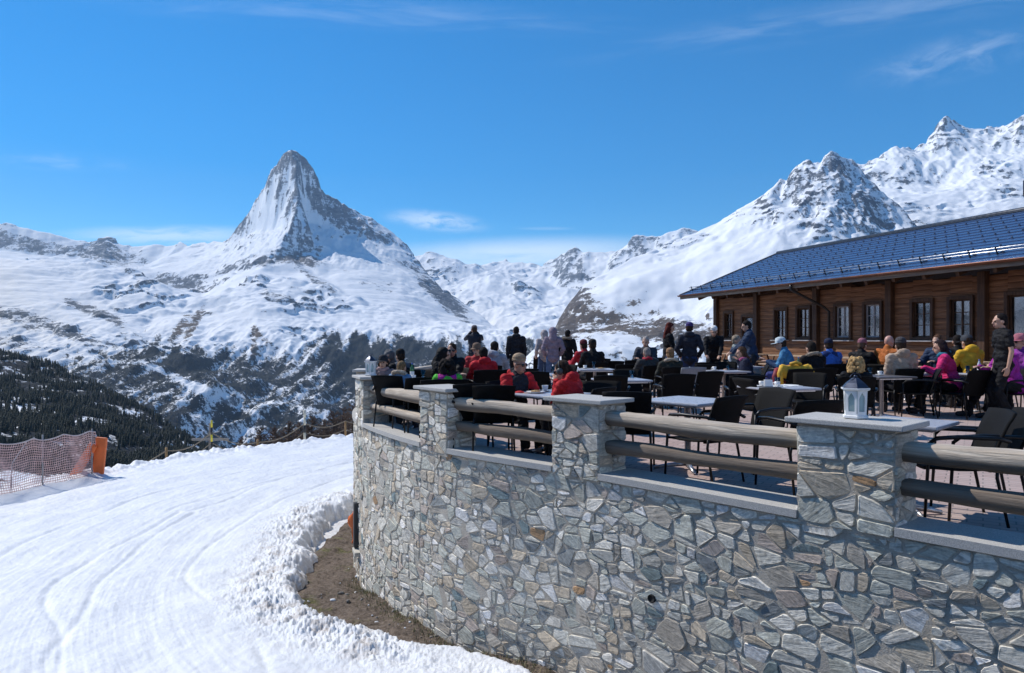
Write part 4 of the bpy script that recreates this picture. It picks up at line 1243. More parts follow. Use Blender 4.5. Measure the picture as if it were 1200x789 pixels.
def lantern(loc, rz, label, s=1.0):
    """six sided white wooden lantern with arched panes and a dark metal roof"""
    o = empty('lantern', loc, R(rz))
    wood = pmat('lantern_white', (.78, .78, .77), .55, 0, var=.06, scale=20, bump=.1)
    roof = pmat('lantern_roof', (.045, .055, .085), .38, .6, var=.2, scale=12)
    def hexv(r, z, k, off_=0): a = math.pi / 3 * (k + off_); return Vector((r * math.cos(a) * s, r * math.sin(a) * s, z * s))
    m = MB()
    prof = [(.088, 0), (.095, .004), (.095, .02), (.082, .024), (.082, .034), (.0, .034)]
    vs = [hexv(r, z, k) for r, z in prof for k in range(6)]
    m.add(vs, [(i * 6 + k, i * 6 + (k + 1) % 6, (i + 1) * 6 + (k + 1) % 6, (i + 1) * 6 + k) for i in range(5) for k in range(6)])
    prof = [(.080, .205), (.098, .208), (.108, .216), (.108, .226), (.0, .228)]
    vs = [hexv(r, z, k) for r, z in prof for k in range(6)]
    m.add(vs, [(i * 6 + k, i * 6 + (k + 1) % 6, (i + 1) * 6 + (k + 1) % 6, (i + 1) * 6 + k) for i in range(4) for k in range(6)])
    m.add([hexv(.080, .205, k) for k in range(6)], [(5, 4, 3, 2, 1, 0)])
    # side frames with an arched opening
    for k in range(6):
        a, b = hexv(.078, .034, k), hexv(.078, .034, k + 1); a2, b2 = hexv(.085, .205, k), hexv(.085, .205, k + 1)
        def P(u, v): return a.lerp(b, u).lerp(a2.lerp(b2, u), v)
        arch = [(.2, .10), (.8, .10), (.8, .66), (.74, .76), (.62, .85), (.5, .93), (.38, .85), (.26, .76), (.2, .66)]
        outer = [(0, 0), (1, 0), (1, .66), (1, .8), (1, 1), (.5, 1), (0, 1), (0, .8), (0, .66)]
        n_ = (b - a).cross(a2 - a).normalized()
        vs = [P(*q) + n_ * .004 * s for q in outer] + [P(*q) + n_ * .004 * s for q in arch] + [P(*q) - n_ * .008 * s for q in arch]
        fs = [(i, (i + 1) % 9, 9 + (i + 1) % 9, 9 + i) for i in range(9)] + [(9 + i, 9 + (i + 1) % 9, 18 + (i + 1) % 9, 18 + i) for i in range(9)]
        m.add(vs, fs)
    m.build('body', wood, o)
    g = MB()
    for k in range(6):
        a, b = hexv(.070, .036, k), hexv(.070, .036, k + 1); a2, b2 = hexv(.077, .203, k), hexv(.077, .203, k + 1)
        g.add([a, b, b2, a2], [(0, 1, 2, 3)])
    gt = NT('lantern_glass'); gt.b.inputs['Transmission Weight'].default_value = .6
    g.build('pane', gt.fin((.62, .82, .86), .12, 0), o)
    c = MB(); c.lathe([(.03, .036), (.031, .09), (.028, .094), (.0, .092)], n=16, c=(0, 0, 0))
    c.v = [tuple(Vector(v) * 1.0 if i < 0 else (v[0] * s, v[1] * s, v[2] * s)) for i, v in enumerate(c.v)]
    c.build('candle', pmat('wax', (.75, .72, .62), .5), o)
    r_ = MB()
    prof = [(.100, .227), (.094, .236), (.070, .262), (.040, .286), (.026, .298), (.0, .302)]
    vs = [hexv(r, z, k) for r, z in prof for k in range(6)]
    r_.add(vs, [(i * 6 + k, i * 6 + (k + 1) % 6, (i + 1) * 6 + (k + 1) % 6, (i + 1) * 6 + k) for i in range(5) for k in range(6)])
    r_.build('roof', roof, o)
    q = MB(); q.ell((0, 0, .309 * s), (.013 * s, .013 * s, .013 * s)); q.tube([(0, 0, .297 * s), (0, 0, .305 * s)], .005 * s, 8)
    q.tube([(.05 * s * math.cos(a), 0, (.285 + .05 * math.sin(a)) * s) for a in np.linspace(.25, 2.9, 9)], .0028 * s, 6)
    q.build('knob', roof, o)
    return tag(o, label, 'lantern', 'white lanterns on the pillars')
def cap_top(i): 
    p, n, t_ = wall_at(UP[i]); return p - n * .19 + Vector((0, 0, PH + .051)), n, t_
p, n, t_ = cap_top(2)
lantern(p - t_ * .0 + n * .0, 12, 'white lantern with dark blue roof on the pillar nearest the camera')
p, n, t_ = cap_top(5)
lantern(p + n * .03, 30, 'small pale lantern on the far left pillar beside the smiling woman', 1.02)

# ---- tables
table('couple', 642, 8.72, -50, 'grey cafe table between the two people in red jackets')
table('rail', 806, 7.75, 42, 'pale empty grey table behind the middle log rail')
table('lamp', 1064, 5.76, 44, 'pale empty table half hidden behind the nearest pillar cap').scale = (.74, .74, 1)
table('cups', 912, 9.8, 15, 'grey table with white cups and papers near the nearest lantern')
table('mid', 728, 11.6, 10, 'grey cafe table in front of the fur hooded guest')
table('woman', 848, 14.6, 12, 'pale table with one glass in front of the brown haired woman in navy')
table('dark', 1033, 12.6, 15, 'dark topped table left of the lone turned armchair', True)
table('beige', 1078, 13.6, 12, 'table with bottle and white napkins between beige and pink jackets')
table('purple', 1160, 13.3, 8, 'table with red tray before the guests in purple jackets')
table('seat2', 643, 13.2, 8, 'grey cafe table right of the beige beanie man with a black bag under it')
table('left', 492, 11.5, 30, 'table among the dark dressed group at the far left of the terrace')
table('kid', 572, 13.7, 12, 'table between the two guests in plain red jackets')
table('edge', 545, 19.4, 8, 'pale table below the man photographing the mountains')
table('hood', 697, 15.4, 5, 'table before the seated pair in red and black')
table('menu', 790, 18.4, 8, 'table under the standing woman holding the white menu')
table('white', 842, 19.7, 8, 'table at which the guest in the white hat stands')
table('navy', 868, 16.9, 8, 'table the man in navy leans over')
table('blue', 940, 15.2, 12, 'table between the white capped guest and the yellow jacket')
table('pinkhat', 998, 16.9, 12, 'table before the pink beanie guest')
table('orange', 1062, 16.4, 12, 'table beside the bald man in orange')
table('back', 1118, 16.0, 12, 'table behind the pink jacket and before the windows')
table('far', 735, 20.5, 8, 'empty far table at the terrace edge right of the black fur hood coat')
table('far2', 640, 21.5, 8, 'empty far table behind the two people in hoodies')

# ---- chairs nobody sits on
EMPTY = [
    (551, 9.0, 12, 'empty black armchair behind the second rail and right of the green jacket', 0),
    (577, 8.75, 8, 'empty black armchair close behind the log rail just left of the beige beanie man', 0),
    (737, 7.75, -14, 'empty black armchair right behind the third pillar with its low back to us', 0),
    (712, 8.9, -170, 'empty black armchair just right of the ear muff woman facing the camera', 0),
    (822, 7.15, 38, 'black armchair with its back to us at the pale empty table behind the rail', 0),
    (882, 7.75, 118, 'black armchair seen side on, right of the pale empty table behind the log rail', 0),
    (932, 6.75, 20, 'black armchair whose back top shows just left of the nearest pillar', 0),
    (1113, 5.66, 75, 'left one of the two black armchairs behind the nearest rail at right', 0),
    (1142, 5.72, 78, 'right one of the two black armchairs behind the nearest rail at right', 0),
    (789, 11.4, 4, 'empty black armchair standing alone in mid terrace with its high back square to us', 0),
    (716, 11.0, -4, 'empty black armchair in mid terrace above the third pillar, back to us', 0),
    (741, 12.4, -170, 'empty black armchair on the far side of the bare mid terrace table', 0),
    (819, 12.3, 20, 'empty black armchair right of the light grey one, turned slightly away', 0),
    (803, 13.9, 10, 'only light grey armchair in the middle of the terrace', 1),
    (897, 10.0, -70, 'black armchair left of the table with white cups', 0),
    (872, 10.9, -8, 'black armchair in front of the brown haired woman in navy, back to us', 0),
    (946, 11.2, 150, 'black armchair behind the table with white cups', 0),
    (925, 13.2, 8, 'black armchair with yellow and red jackets hung over its back', 0),
    (833, 15.3, -30, 'empty black armchair left of the pale table with one glass', 0),
    (852, 15.9, 170, 'empty black armchair behind the pale table with one glass', 0),
    (1073, 12.9, 62, 'lone black armchair turned side on in the open floor right of the blonde woman', 0),
    (1043, 13.7, -10, 'black armchair behind the dark topped table', 0),
    (1128, 12.7, 12, 'black armchair right beside the pink jacket guest, back to us', 0),
    (1145, 13.6, 15, 'black armchair between the yellow jacket guest and the purple group', 0),
    (612, 13.3, 10, 'black armchair just above the beige beanie man head', 0),
    (636, 12.2, -20, 'black armchair left of the mauve hoodie jeans, back to us', 0),
    (657, 14.6, 160, 'black armchair below the black fur hood coat', 0),
    (585, 12.9, 25, 'black armchair right of the red jacketed guest seen from behind', 0),
    (500, 12.2, 170, 'black armchair between the hooded guest and the left group table', 0),
    (486, 10.4, 25, 'black armchair just behind the leftmost rail', 0),
    (505, 9.9, 22, 'black armchair left of the magenta and green jacket', 0),
    (716, 17.6, 5, 'left of two empty black armchairs against the brown slope', 0),
    (740, 18.2, 4, 'right of two empty black armchairs against the brown slope', 0),
    (729, 15.4, 14, 'empty black armchair between the seated pair and the grey haired guest', 0),
    (701, 19.6, 12, 'black armchair beside the black fur hood coat', 0),
    (632, 21.0, 14, 'black armchair left of the pale hooded figure at the terrace edge', 0),
    (775, 20.5, 0, 'black armchair behind the menu holding woman', 0),
    (825, 16.6, -6, 'black armchair between the purple beanie and the white hat', 0),
    (843, 17.2, 10, 'tall backed black armchair below the white hatted guest', 0),
    (897, 18.2, 20, 'light grey armchair behind the man in navy', 1),
    (912, 17.6, 15, 'black armchair left of the white capped guest by the chalet', 0),
    (990, 14.5, 30, 'black armchair left of the pink beanie guest', 0),
    (1032, 17.8, 12, 'black armchair left of the bald man in orange near the windows', 0),
    (1076, 15.2, 172, 'black armchair between the beige and pink jackets facing us', 0),
    (1090, 17.0, 170, 'black armchair under the seventh window', 0),
    (966, 17.4, 10, 'black armchair behind the blue jacket with navy beanie', 0),
]
for px, d_, rz, lab, gy in EMPTY: chair(px, d_, rz, lab, bool(gy))

# ---- things on the tables
cup('couple', -.18, .12, 'white cup in front of the beige beanie man', 1.0)
cup('couple', .12, .2, 'white cup nearer the ear muff woman', 2.0)
glass('couple', .22, -.1, 'clear glass on the couple table')
plate('couple', -.05, -.15, 'plate of food on the couple table')
cup('cups', -.22, .05, 'left white cup on the table near the lantern', .5)
cup('cups', -.1, -.12, 'middle white cup on the table near the lantern', 2.4)
napkins('cups', -.28, -.18, 'upright white napkins on the table with white cups')
glass('cups', .06, .1, 'clear glass among the white cups near the lantern', .12)
m = MB(); m.box((0, 0, .003), (.3, .21, .006)); m.box((.05, .06, .008), (.28, .2, .004), Matrix.Rotation(.5, 3, 'Z'))
tag(m.build('menu_card', PAPER, None, at_table('cups', .2, .05), .4), 'white menu sheets lying on the table with white cups', 'menu')
glass('woman', .1, .0, 'short clear glass on the brown haired woman table', .1)
bottle('beige', -.08, .1, 'pale blue water bottle between beige and pink jackets')
napkins('beige', .1, -.08, 'white napkins beside the pale blue bottle')
glass('beige', -.22, -.05, 'clear glass left of the pale blue bottle')
plate('beige', .02, -.26, 'plate of food below the pale blue bottle')
m = MB(); m.box((0, 0, .008), (.42, .3, .014), bev=.004)
for sx in (-1, 1): m.box((sx * .205, 0, .02), (.012, .3, .02))
for sy in (-1, 1): m.box((0, sy * .147, .02), (.40, .012, .02))
tag(m.build('serving_tray', pmat('tray_red', (.3, .09, .06), .5), None, at_table('purple', 0, -.1), .2), 'reddish tray on the table of the purple jacket guests', 'tray')
cup('purple', .25, .2, 'white cup next to the reddish tray')
glass('mid', .25, .2, 'clear glass at the far corner of the bare mid terrace table')
for k, (key, dx, dy, lab) in enumerate([('hood', 0, .1, 'glass before the seated pair in red and black'), ('left', .1, .1, 'glass of beer among the far left group'), ('kid', 0, .15, 'glass on the table of the red jacket guests'), ('navy', .1, 0, 'glass under the leaning man in navy'), ('blue', .15, .1, 'glass beside the white capped guest'), ('orange', 0, -.1, 'glass beside the bald man in orange')]):
    glass(key, dx, dy, lab, .15, (.55, .33, .05) if k % 2 else (.25, .12, .03))
for key, kind, dx, dy, lab in [
    ('left', 'cup', -.15, -.1, 'white cup on the far left group table'), ('left', 'bottle', -.05, .2, 'water bottle on the far left group table'), ('kid', 'cup', -.2, -.1, 'white cup on the table of the red jacket guests'),
    ('hood', 'cup', -.2, .05, 'white cup before the seated pair in red and black'), ('hood', 'plate', .1, -.15, 'plate before the seated pair in red and black'), ('seat2', 'glass', .1, .1, 'tall glass on the table above the ear muff wearer'),
    ('mid', 'cup', -.1, .25, 'white cup at the far edge of the bare mid terrace table'), ('woman', 'cup', -.15, .1, 'white cup on the brown haired woman table'), ('white', 'glass', -.2, .1, 'glass on the table of the white hat guest'),
    ('menu', 'glass', .1, .0, 'glass on the table by the menu holding woman'), ('menu', 'cup', -.15, .1, 'white cup on the table by the menu holding woman'), ('navy', 'plate', .1, -.2, 'plate under the leaning man in navy'),
    ('blue', 'cup', .0, -.2, 'white cup beside the green bottle'), ('dark', 'cup', .1, .15, 'white cup on the dark topped table'), ('dark', 'glass', -.15, .1, 'glass on the dark topped table'),
    ('pinkhat', 'bottle', .1, .1, 'water bottle before the pink beanie guest'), ('pinkhat', 'glass', -.1, .0, 'glass before the pink beanie guest'), ('orange', 'bottle', -.2, .1, 'water bottle beside the bald man in orange'), ('orange', 'cup', .2, .1, 'white cup beside the bald man in orange'),
    ('back', 'glass', .1, .1, 'glass on the table before the windows'), ('back', 'bottle', -.1, .1, 'water bottle on the table before the windows'), ('purple', 'glass', -.28, .2, 'glass left of the reddish tray'), ('purple', 'bottle', .0, .25, 'water bottle behind the reddish tray')]:
    if kind == 'cup': cup(key, dx, dy, lab, rng.uniform(0, 6))
    elif kind == 'plate': plate(key, dx, dy, lab)
    elif kind == 'bottle': bottle(key, dx, dy, lab, rng.choice([(.4, .5, .6), (.05, .16, .06), (.5, .55, .6)]))
    else: glass(key, dx, dy, lab, .14, rng.choice([(.55, .33, .05), (.25, .12, .03), (.5, .12, .04)]))
napkins('navy', -.2, .2, 'tall white napkins at the left end of the table the man in navy leans over')
bottle('blue', -.15, -.1, 'green bottle on the table by the white capped guest', (.05, .16, .06))
m = MB(); m.lathe([(.055, 0), (.06, .01), (.07, .2), (.066, .2), (.05, .015), (0, .015)], n=18)
o = m.build('wine_cooler', CHINA, None, at_table('white', .25, -.2)); tag(o, 'white wine cooler on the table near the white hat guest', 'wine cooler')
b = MB(); b.lathe([(.034, .02), (.034, .2), (.013, .27), (.013, .31)], n=12, c=(.015, 0, 0)); b.build('bottle', pmat('wine_glass_green', (.02, .06, .03), .1), o)

backpack(gp(943, 12.9), 30, (.03, .13, .45), 'bright blue bag on the floor beyond the table with white cups')
backpack(gp(958, 12.2), -20, (.02, .02, .022), 'black bag in front of the bright blue one')
backpack(gp(644, 12.9), 10, (.018, .02, .03), 'black backpack standing under the table right of the beige beanie man')
backpack(gp(975, 10.9), 60, (.05, .05, .055), 'dark grey pack lying left of the blonde woman', .9)
backpack(gp(1010, 12.0), 60, (.16, .15, .15), 'grey rucksack right behind the blonde curly head', 1.0)
backpack(gp(918, 14.1), 20, (.03, .06, .3), 'royal blue rucksack beside the chair with hung jackets')
def hung_jacket(px, d_, z, rz, col, label):
    m = MB()
    vs, fs = [], []
    nu, nv = 14, 12
    for j in range(nv + 1):
        for i in range(nu + 1):
            u = i / nu - .5; v = j / nv
            a = (v - .4) * 2
            y = .05 * math.copysign(1, a) * min(1, abs(a) * 3) + .02 * math.sin(9 * u + 5 * v)
            zz = .06 - .34 * max(0, abs(a) - .08) * (1.0 if a < 0 else .75) + .012 * math.sin(13 * u + 2)
            vs.append((u * (.5 + .06 * math.sin(6 * v)), y, zz)); 
    for j in range(nv):
        for i in range(nu):
            a_ = j * (nu + 1) + i; fs.append((a_, a_ + 1, a_ + nu + 2, a_ + nu + 1))
    m.add(vs, fs, 0, True)
    for s_ in (-1, 1): m.tube([(s_ * .25, 0, .04), (s_ * .31, -.03, -.1), (s_ * .29, -.05, -.32)], [.045, .05, .04], 10)
    m.tube([(-.1, .0, .07), (0, -.03, .1), (.1, 0, .07)], .03, 8)
    o = m.build('hung_jacket', pmat('cloth_%d_%d_%d' % tuple(int(c * 99) for c in col), col, .7, 0, var=.25, scale=9, bump=.6, bscale=14), None, gp(px, d_, z), R(rz))
    mod = o.modifiers.new('thick', 'SOLIDIFY'); mod.thickness = .025
    return tag(o, label, 'jacket')
hung_jacket(932, 12.95, .86, 8, (.62, .36, .03), 'yellow jacket hung over a chair back beside the royal blue rucksack')
hung_jacket(926, 13.02, .80, 8, (.22, .02, .03), 'dark red jacket hung on the chair under the yellow one')
# ------------------------------------------------------------------ people
def cloth(col):
    k = 'cloth_%d_%d_%d' % tuple(int(c * 99) for c in col)
    if k in _MC: return _MC[k]
    t = NT(k)
    co = t.coord('Object')
    n1 = t.noise(t.mapping(co, (1, 1, 1.6)), 7, 5, .6, .8); n2 = t.noise(co, 60, 3, .6)
    c = t.mix(t.smooth(n1, .3, .7), tuple(x * .78 for x in col), tuple(min(1, x * 1.15 + .004) for x in col))
    h = t.math('ADD', t.math('MULTIPLY', n1, 1.0), t.math('MULTIPLY', n2, .06))
    _MC[k] = t.fin(c, .68, 0, t.bump(h, .85, .04), .15, 0.0)
    return _MC[k]
SKIN = pmat('skin', (.50, .29, .2), .5, 0, var=.12, scale=14)
SKINT = pmat('skin_tanned', (.4, .21, .14), .5, 0, var=.12, scale=14)
EYEM = pmat('eye_dark', (.02, .018, .016), .2)
LIP = pmat('lips', (.34, .12, .1), .5)

class Fig:
    """tapered limbs and rounded masses that a voxel remesh fuses to one skin"""
    def __init__(self): self.mb = MB(); self.pr = []
    def cap(self, a, b, ra, rb, mi=0, n=12):
        a, b = Vector(a), Vector(b)
        t = b - a; L = t.length
        t = t / L if L > 1e-6 else Vector((0, 0, 1))
        st = [(-.96 * ra, .25 * ra), (-.72 * ra, .69 * ra), (-.35 * ra, .935 * ra), (0, ra), (L * .5, (ra + rb) / 2), (L, rb), (L + .35 * rb, .935 * rb), (L + .72 * rb, .69 * rb), (L + .96 * rb, .25 * rb)]
        self.mb.tube([a + t * s for s, _ in st], [r for _, r in st], n)
        self.pr.append((0, np.array(a), np.array(b), ra, rb, mi))
    def ell(self, c, r, mi=0, M=None):
        self.mb.ell(c, r, 0, M, 14, 10)
        self.pr.append((1, np.array(c), np.array(r), np.array(M) if M is not None else np.eye(3), 0, mi))
    def pick(self, P):
        best = np.full(len(P), 1e9); mi = np.zeros(len(P), int)
        for p in self.pr:
            if p[0] == 0:
                ab = p[2] - p[1]; t = np.clip(((P - p[1]) @ ab) / (ab @ ab + 1e-9), 0, 1)
                dd = np.linalg.norm(P - p[1] - t[:, None] * ab, axis=1) - (p[3] + (p[4] - p[3]) * t)
            else:
                q = (P - p[1]) @ p[3]
                dd = (np.linalg.norm(q / p[2], axis=1) - 1) * p[2].min()
            m = dd < best; best[m] = dd[m]; mi[m] = p[5]
        return mi

PENDING = []
def fuse(fig, name, mats, vox, parent=None, noise=0.0, smooth=2, rule=None):
    me = fig.mb.mesh(name, mats)
    o = bpy.data.objects.new(name, me); COL.objects.link(o)
    if parent is not None: o.parent = parent
    r_ = o.modifiers.new('r', 'REMESH'); r_.mode = 'VOXEL'; r_.voxel_size = vox; r_.use_smooth_shade = True
    s_ = o.modifiers.new('s', 'SMOOTH'); s_.factor = .5; s_.iterations = smooth
    PENDING.append((o, fig, mats, noise, rule))
    return o
def flush():
    bpy.context.view_layer.update()
    dg = bpy.context.evaluated_depsgraph_get()
    for o, fig, mats, noise, rule in PENDING:
        me = bpy.data.meshes.new_from_object(o.evaluated_get(dg), depsgraph=dg)
        old = o.data; o.modifiers.clear(); o.data = me
        me.name = old.name
        bpy.data.meshes.remove(old)
        me.materials.clear()
        for m in mats: me.materials.append(m)
        n = len(me.vertices)
        if noise:
            P = np.empty(n * 3, np.float32); me.vertices.foreach_get('co', P); P = P.reshape(-1, 3)
            N = np.empty(n * 3, np.float32); me.vertex_normals.foreach_get('vector', N); N = N.reshape(-1, 3)
            sd_ = (hash(o.name) & 255)
            k = fbm(P[:, 0] * 9 + P[:, 2] * 7 + sd_, P[:, 1] * 9 - P[:, 2] * 11, 3, 5) * noise
            P = P + N * k[:, None]; me.vertices.foreach_set('co', P.ravel())
        f = len(me.polygons)
        C = np.empty(f * 3, np.float32); me.polygons.foreach_get('center', C); C = C.reshape(-1, 3)
        mi = fig.pick(C) if len(mats) > 1 else np.zeros(f, int)
        if rule is not None: mi = rule(C, mi)
        me.polygons.foreach_set('material_index', mi.astype(np.int32))
        me.polygons.foreach_set('use_smooth', np.ones(f, bool))
        me.update()
    PENDING.clear()

def ik(a, c, l1, l2, pole):
    a, c, pole = Vector(a), Vector(c), Vector(pole)
    v = c - a; L = v.length
    if L > (l1 + l2) * .985: c = a + v.normalized() * (l1 + l2) * .985; v = c - a; L = v.length
    x = (L * L + l1 * l1 - l2 * l2) / (2 * L); h = math.sqrt(max(0, l1 * l1 - x * x))
    t = v.normalized(); p = pole - t * pole.dot(t); p = p.normalized() if p.length > 1e-6 else t.orthogonal()
    return a + t * x + p * h, c

def hand(fig, w, t, up, side, r=1.0, mi=0, curl=.5):
    """palm, four unequal bent fingers and a thumb from the side of the palm"""
    t = Vector(t).normalized(); up = Vector(up); up = (up - t * up.dot(t)).normalized(); s = t.cross(up) * side
    w = Vector(w)
    k = w + t * .085
    M = Matrix((s, t, up)).transposed()
    fig.ell(w + t * .048, (.040, .052, .017), mi, M)
    for i, (off_, ln) in enumerate(((-.030, .062), (-.010, .075), (.010, .080), (.029, .072))):
        b = k + s * off_; d1 = (t * math.cos(curl * .5) - up * math.sin(curl * .5)); d2 = (t * math.cos(curl * 1.5) - up * math.sin(curl * 1.5))
        m = b + d1 * ln * .5
        fig.cap(b - t * .02, m, .0098, .0088, mi, 8); fig.cap(m, m + d2 * ln * .45, .0088, .0075, mi, 8)
    b = w + t * .022 + s * .034; m = b + (s * .7 + t * .75).normalized() * .045
    fig.cap(b, m, .0125, .0105, mi, 8); fig.cap(m, m + (t * .95 + s * .15 - up * .3).normalized() * .034, .0105, .0085, mi, 8)

PEOPLE = {}
def person(key, px, d_, ytop, pose, rz, label, jacket, trousers=(.012, .012, .014), hair='short', hairc=(.03, .02, .015), hat=None, hatc=(.02, .02, .02), glasses=False, arms=None, lean=None, yaw=0, nod=0,
           jacket2=None, split=None, boots=(.03, .03, .035), hood=None, sleeves=True, scarf=None, extra=None, skin=None, seat=None, female=False, legs=None):
    sit = pose == 'sit'
    base = 1.275 if sit else 1.765
    if hat in ('beanie', 'hat'): base += .03
    lean = (8 if sit else 2) if lean is None else lean
    ztop = zpy(ytop, d_)
    S = max(.82, min(1.12, ztop / (base - (.04 if lean > 18 else 0))))
    near = d_ < 9.5
    hz_ = .50 if sit else .93
    pel = Vector((0, -.06 if sit else 0, hz_))
    Rl = Matrix.Rotation(R(-lean), 3, 'X')
    def T(x, y, z): return pel + Rl @ Vector((x, y, z))
    chest = T(0, .0, .36); neck = T(0, -.005, .55); sh = [T(s * (.17 if female else .185), -.01, .485) for s in (-1, 1)]
    hc = T(0, .02, .68)
    Rh = Matrix.Rotation(R(yaw), 3, 'Z') @ Matrix.Rotation(R(-lean * .4 - nod), 3, 'X')
    def Hd(x, y, z): return hc + Rh @ Vector((x, y, z))
    arms = arms or ('table' if sit else 'hang')
    # wrists
    W = {'table': [(-.15, .40, .80), (.15, .40, .80)], 'lap': [(-.12, .25, .62), (.12, .25, .62)], 'serve': [(-.21, .17, .93), (.21, .2, .94)], 'hang': [(-.235, .04, .86), (.235, .04, .86)], 'pocket': [(-.205, .14, .98), (.205, .14, .98)],
         'phone': [(-.07, .30, 1.56), (.08, .30, 1.56)], 'menu': [(-.12, .34, 1.18), (.12, .34, 1.18)], 'reach': [(-.12, .5, .95), (.2, .55, .92)], 'chin': [(.05, .20, 1.0), (.15, .38, .79)],
         'drink': [(-.06, .28, .98), (.15, .38, .79)], 'fold': [(.08, .22, .86), (-.08, .24, .82)], 'fold_up': [(.1, .23, 1.2), (-.1, .25, 1.16)]}[arms]
    el, wr = [], []
    for i, s in enumerate((-1, 1)):
        e, w_ = ik(sh[i], W[i], .295, .27, (s * .6, -.7, -.9) if arms not in ('phone',) else (s * .8, .1, -1)); el.append(e); wr.append(w_)
    hip = [pel + Vector((s * .095, 0, -.02)) for s in (-1, 1)]
    kn, an = [], []
    for i, s in enumerate((-1, 1)):
        if sit:
            a = Vector((s * .14, .40 + (.06 if i else -.05), .085)) if legs is None else Vector(legs[i])
            k, a = ik(hip[i], a, .44, .44, (s * .15, 1, .9))
        else:
            a = Vector((s * .11, (.03 if i else -.03), .085)); k, a = ik(hip[i], a, .44, .43, (0, 1, 0))
        kn.append(k); an.append(a)
    skm = skin or SKIN
    # ---- the body itself, one skin from head to ankles
    f = Fig()
    f.ell(Hd(0, -.008, .03), (.077, .096, .098)); f.ell(Hd(0, .022, -.045), (.058, .068, .070)); f.ell(Hd(0, .045, -.085), (.034, .034, .026))
    f.cap(Hd(0, .093, .015), Hd(0, .108, -.028), .010, .0145); f.ell(Hd(0, .085, -.066), (.026, .014, .010), 2)
    for s in (-1, 1):
        f.ell(Hd(s * .078, -.008, -.008), (.012, .022, .033)); f.ell(Hd(s * .033, .083, .006), (.013, .010, .008), 1); f.cap(Hd(s * .016, .090, .027), Hd(s * .048, .082, .026), .009, .008)
    f.cap(Hd(0, -.02, -.05), neck + Vector((0, 0, -.04)), .052, .06)
    f.ell(chest, (.15, .095, .2), 0, Rl); f.ell(T(0, 0, .12), (.13, .09, .16), 0, Rl); f.ell(pel, (.14, .1, .1))
    for i, s in enumerate((-1, 1)):
        f.cap(T(s * .05, 0, .5), sh[i], .055, .05); f.cap(sh[i], el[i], .045, .036); f.cap(el[i], wr[i], .038, .026)
        t_ = (wr[i] - el[i]).normalized()
        if arms in ('table', 'reach', 'chin', 'drink'): t_ = (t_ + Vector((-s * .35, .5, -.05))).normalized()
        hand(f, wr[i] - t_ * .01, t_, Vector((0, 0, 1)) if arms not in ('phone', 'hang', 'menu') else Vector((s, 0, .2)), s if arms not in ('phone', 'hang', 'menu') else 1, curl=.55 if arms != 'phone' else .9)
        f.cap(hip[i], kn[i], .07, .048); f.cap(kn[i], an[i], .048, .034)
        f.cap(an[i], an[i] + Vector((s * .01, .12, -.045)), .035, .028)
    body = fuse(f, 'person', [skm, EYEM, LIP], .0068 if near else .0105)
    body.location = gp(px, d_); body.rotation_euler = (0, 0, R(rz)); body.scale = (S, S, S)
    tag(body, label, 'person')
    vox = .009 if near else .0135
    # ---- jacket
    g = Fig()
    j2 = 1 if jacket2 is not None else 0
    g.ell(chest + Vector((0, 0, .0)), (.195 if not female else .18, .135, .235), 0, Rl); g.ell(T(0, .005, .12), (.18, .135, .2), j2 if split == 'low' else 0, Rl); g.ell(T(0, 0, -.02), (.185, .14, .13), j2 if split == 'low' else 0, Rl)
    g.cap(T(-.1, -.01, .475), T(.08, -.01, .475), .1 if split == 'yoke' else .085, .1 if split == 'yoke' else .085, j2 if split == 'yoke' else 0)
    if sleeves:
        for i, s in enumerate((-1, 1)):
            g.cap(T(s * .1, -.01, .47), sh[i], .085, .078, 0)
            g.cap(sh[i], el[i], .076, .06, j2 if split == 'arms' else 0); g.cap(el[i], el[i].lerp(wr[i], .95), .06, .045, j2 if split in ('arms', 'fore') else 0)
    else:
        for i, s in enumerate((-1, 1)):
            g.cap(T(s * .1, -.01, .47), sh[i], .08, .07, 0); g.cap(sh[i], sh[i].lerp(el[i], .6), .068, .06, 0)
    if sleeves:
        g.cap(neck + Rl @ Vector((-.03, -.005, -.03)), neck + Rl @ Vector((.03, -.005, -.03)), .072, .072, j2 if split == 'collar' else 0)
        g.cap(neck + Rl @ Vector((0, -.01, -.03)), neck + Rl @ Vector((0, -.012, .02)), .078, .07, j2 if split == 'collar' else 0)
    if hood == 'down': 
        g.ell(neck + Rl @ Vector((0, -.09, .0)), (.12, .07, .075), 0, Rl)
    mats = [cloth(jacket)] + ([cloth(jacket2)] if jacket2 is not None else [])
    rule = None
    if split == 'panel':
        Ri = np.array(Rl)
        def rule(C, mi, p=np.array(pel), Ri=Ri):
            q = (C - p) @ Ri
            m = (np.abs(q[:, 0]) < .125 + .25 * np.maximum(0, .36 - q[:, 2])) & (q[:, 2] < .54) & (q[:, 1] > -.02)
            m |= (q[:, 2] > .53) & (np.abs(q[:, 0]) < .085)
            m |= (np.abs(q[:, 0]) > .14) & (q[:, 2] < .36) & (q[:, 2] > .18)
            return np.where(m, 1, 0)
    fuse(g, 'jacket' if sleeves else 'shirt', mats, vox, body, .012, 2, rule)
    # ---- trousers and boots
    g = Fig()
    g.ell(pel + Vector((0, 0, -.01)), (.165, .13, .12))
    for i, s in enumerate((-1, 1)):
        g.cap(hip[i], kn[i], .098, .075); g.cap(kn[i], an[i] + Vector((0, 0, .05)), .075, .062)
    fuse(g, 'trousers', [cloth(trousers)], vox, body, .010)
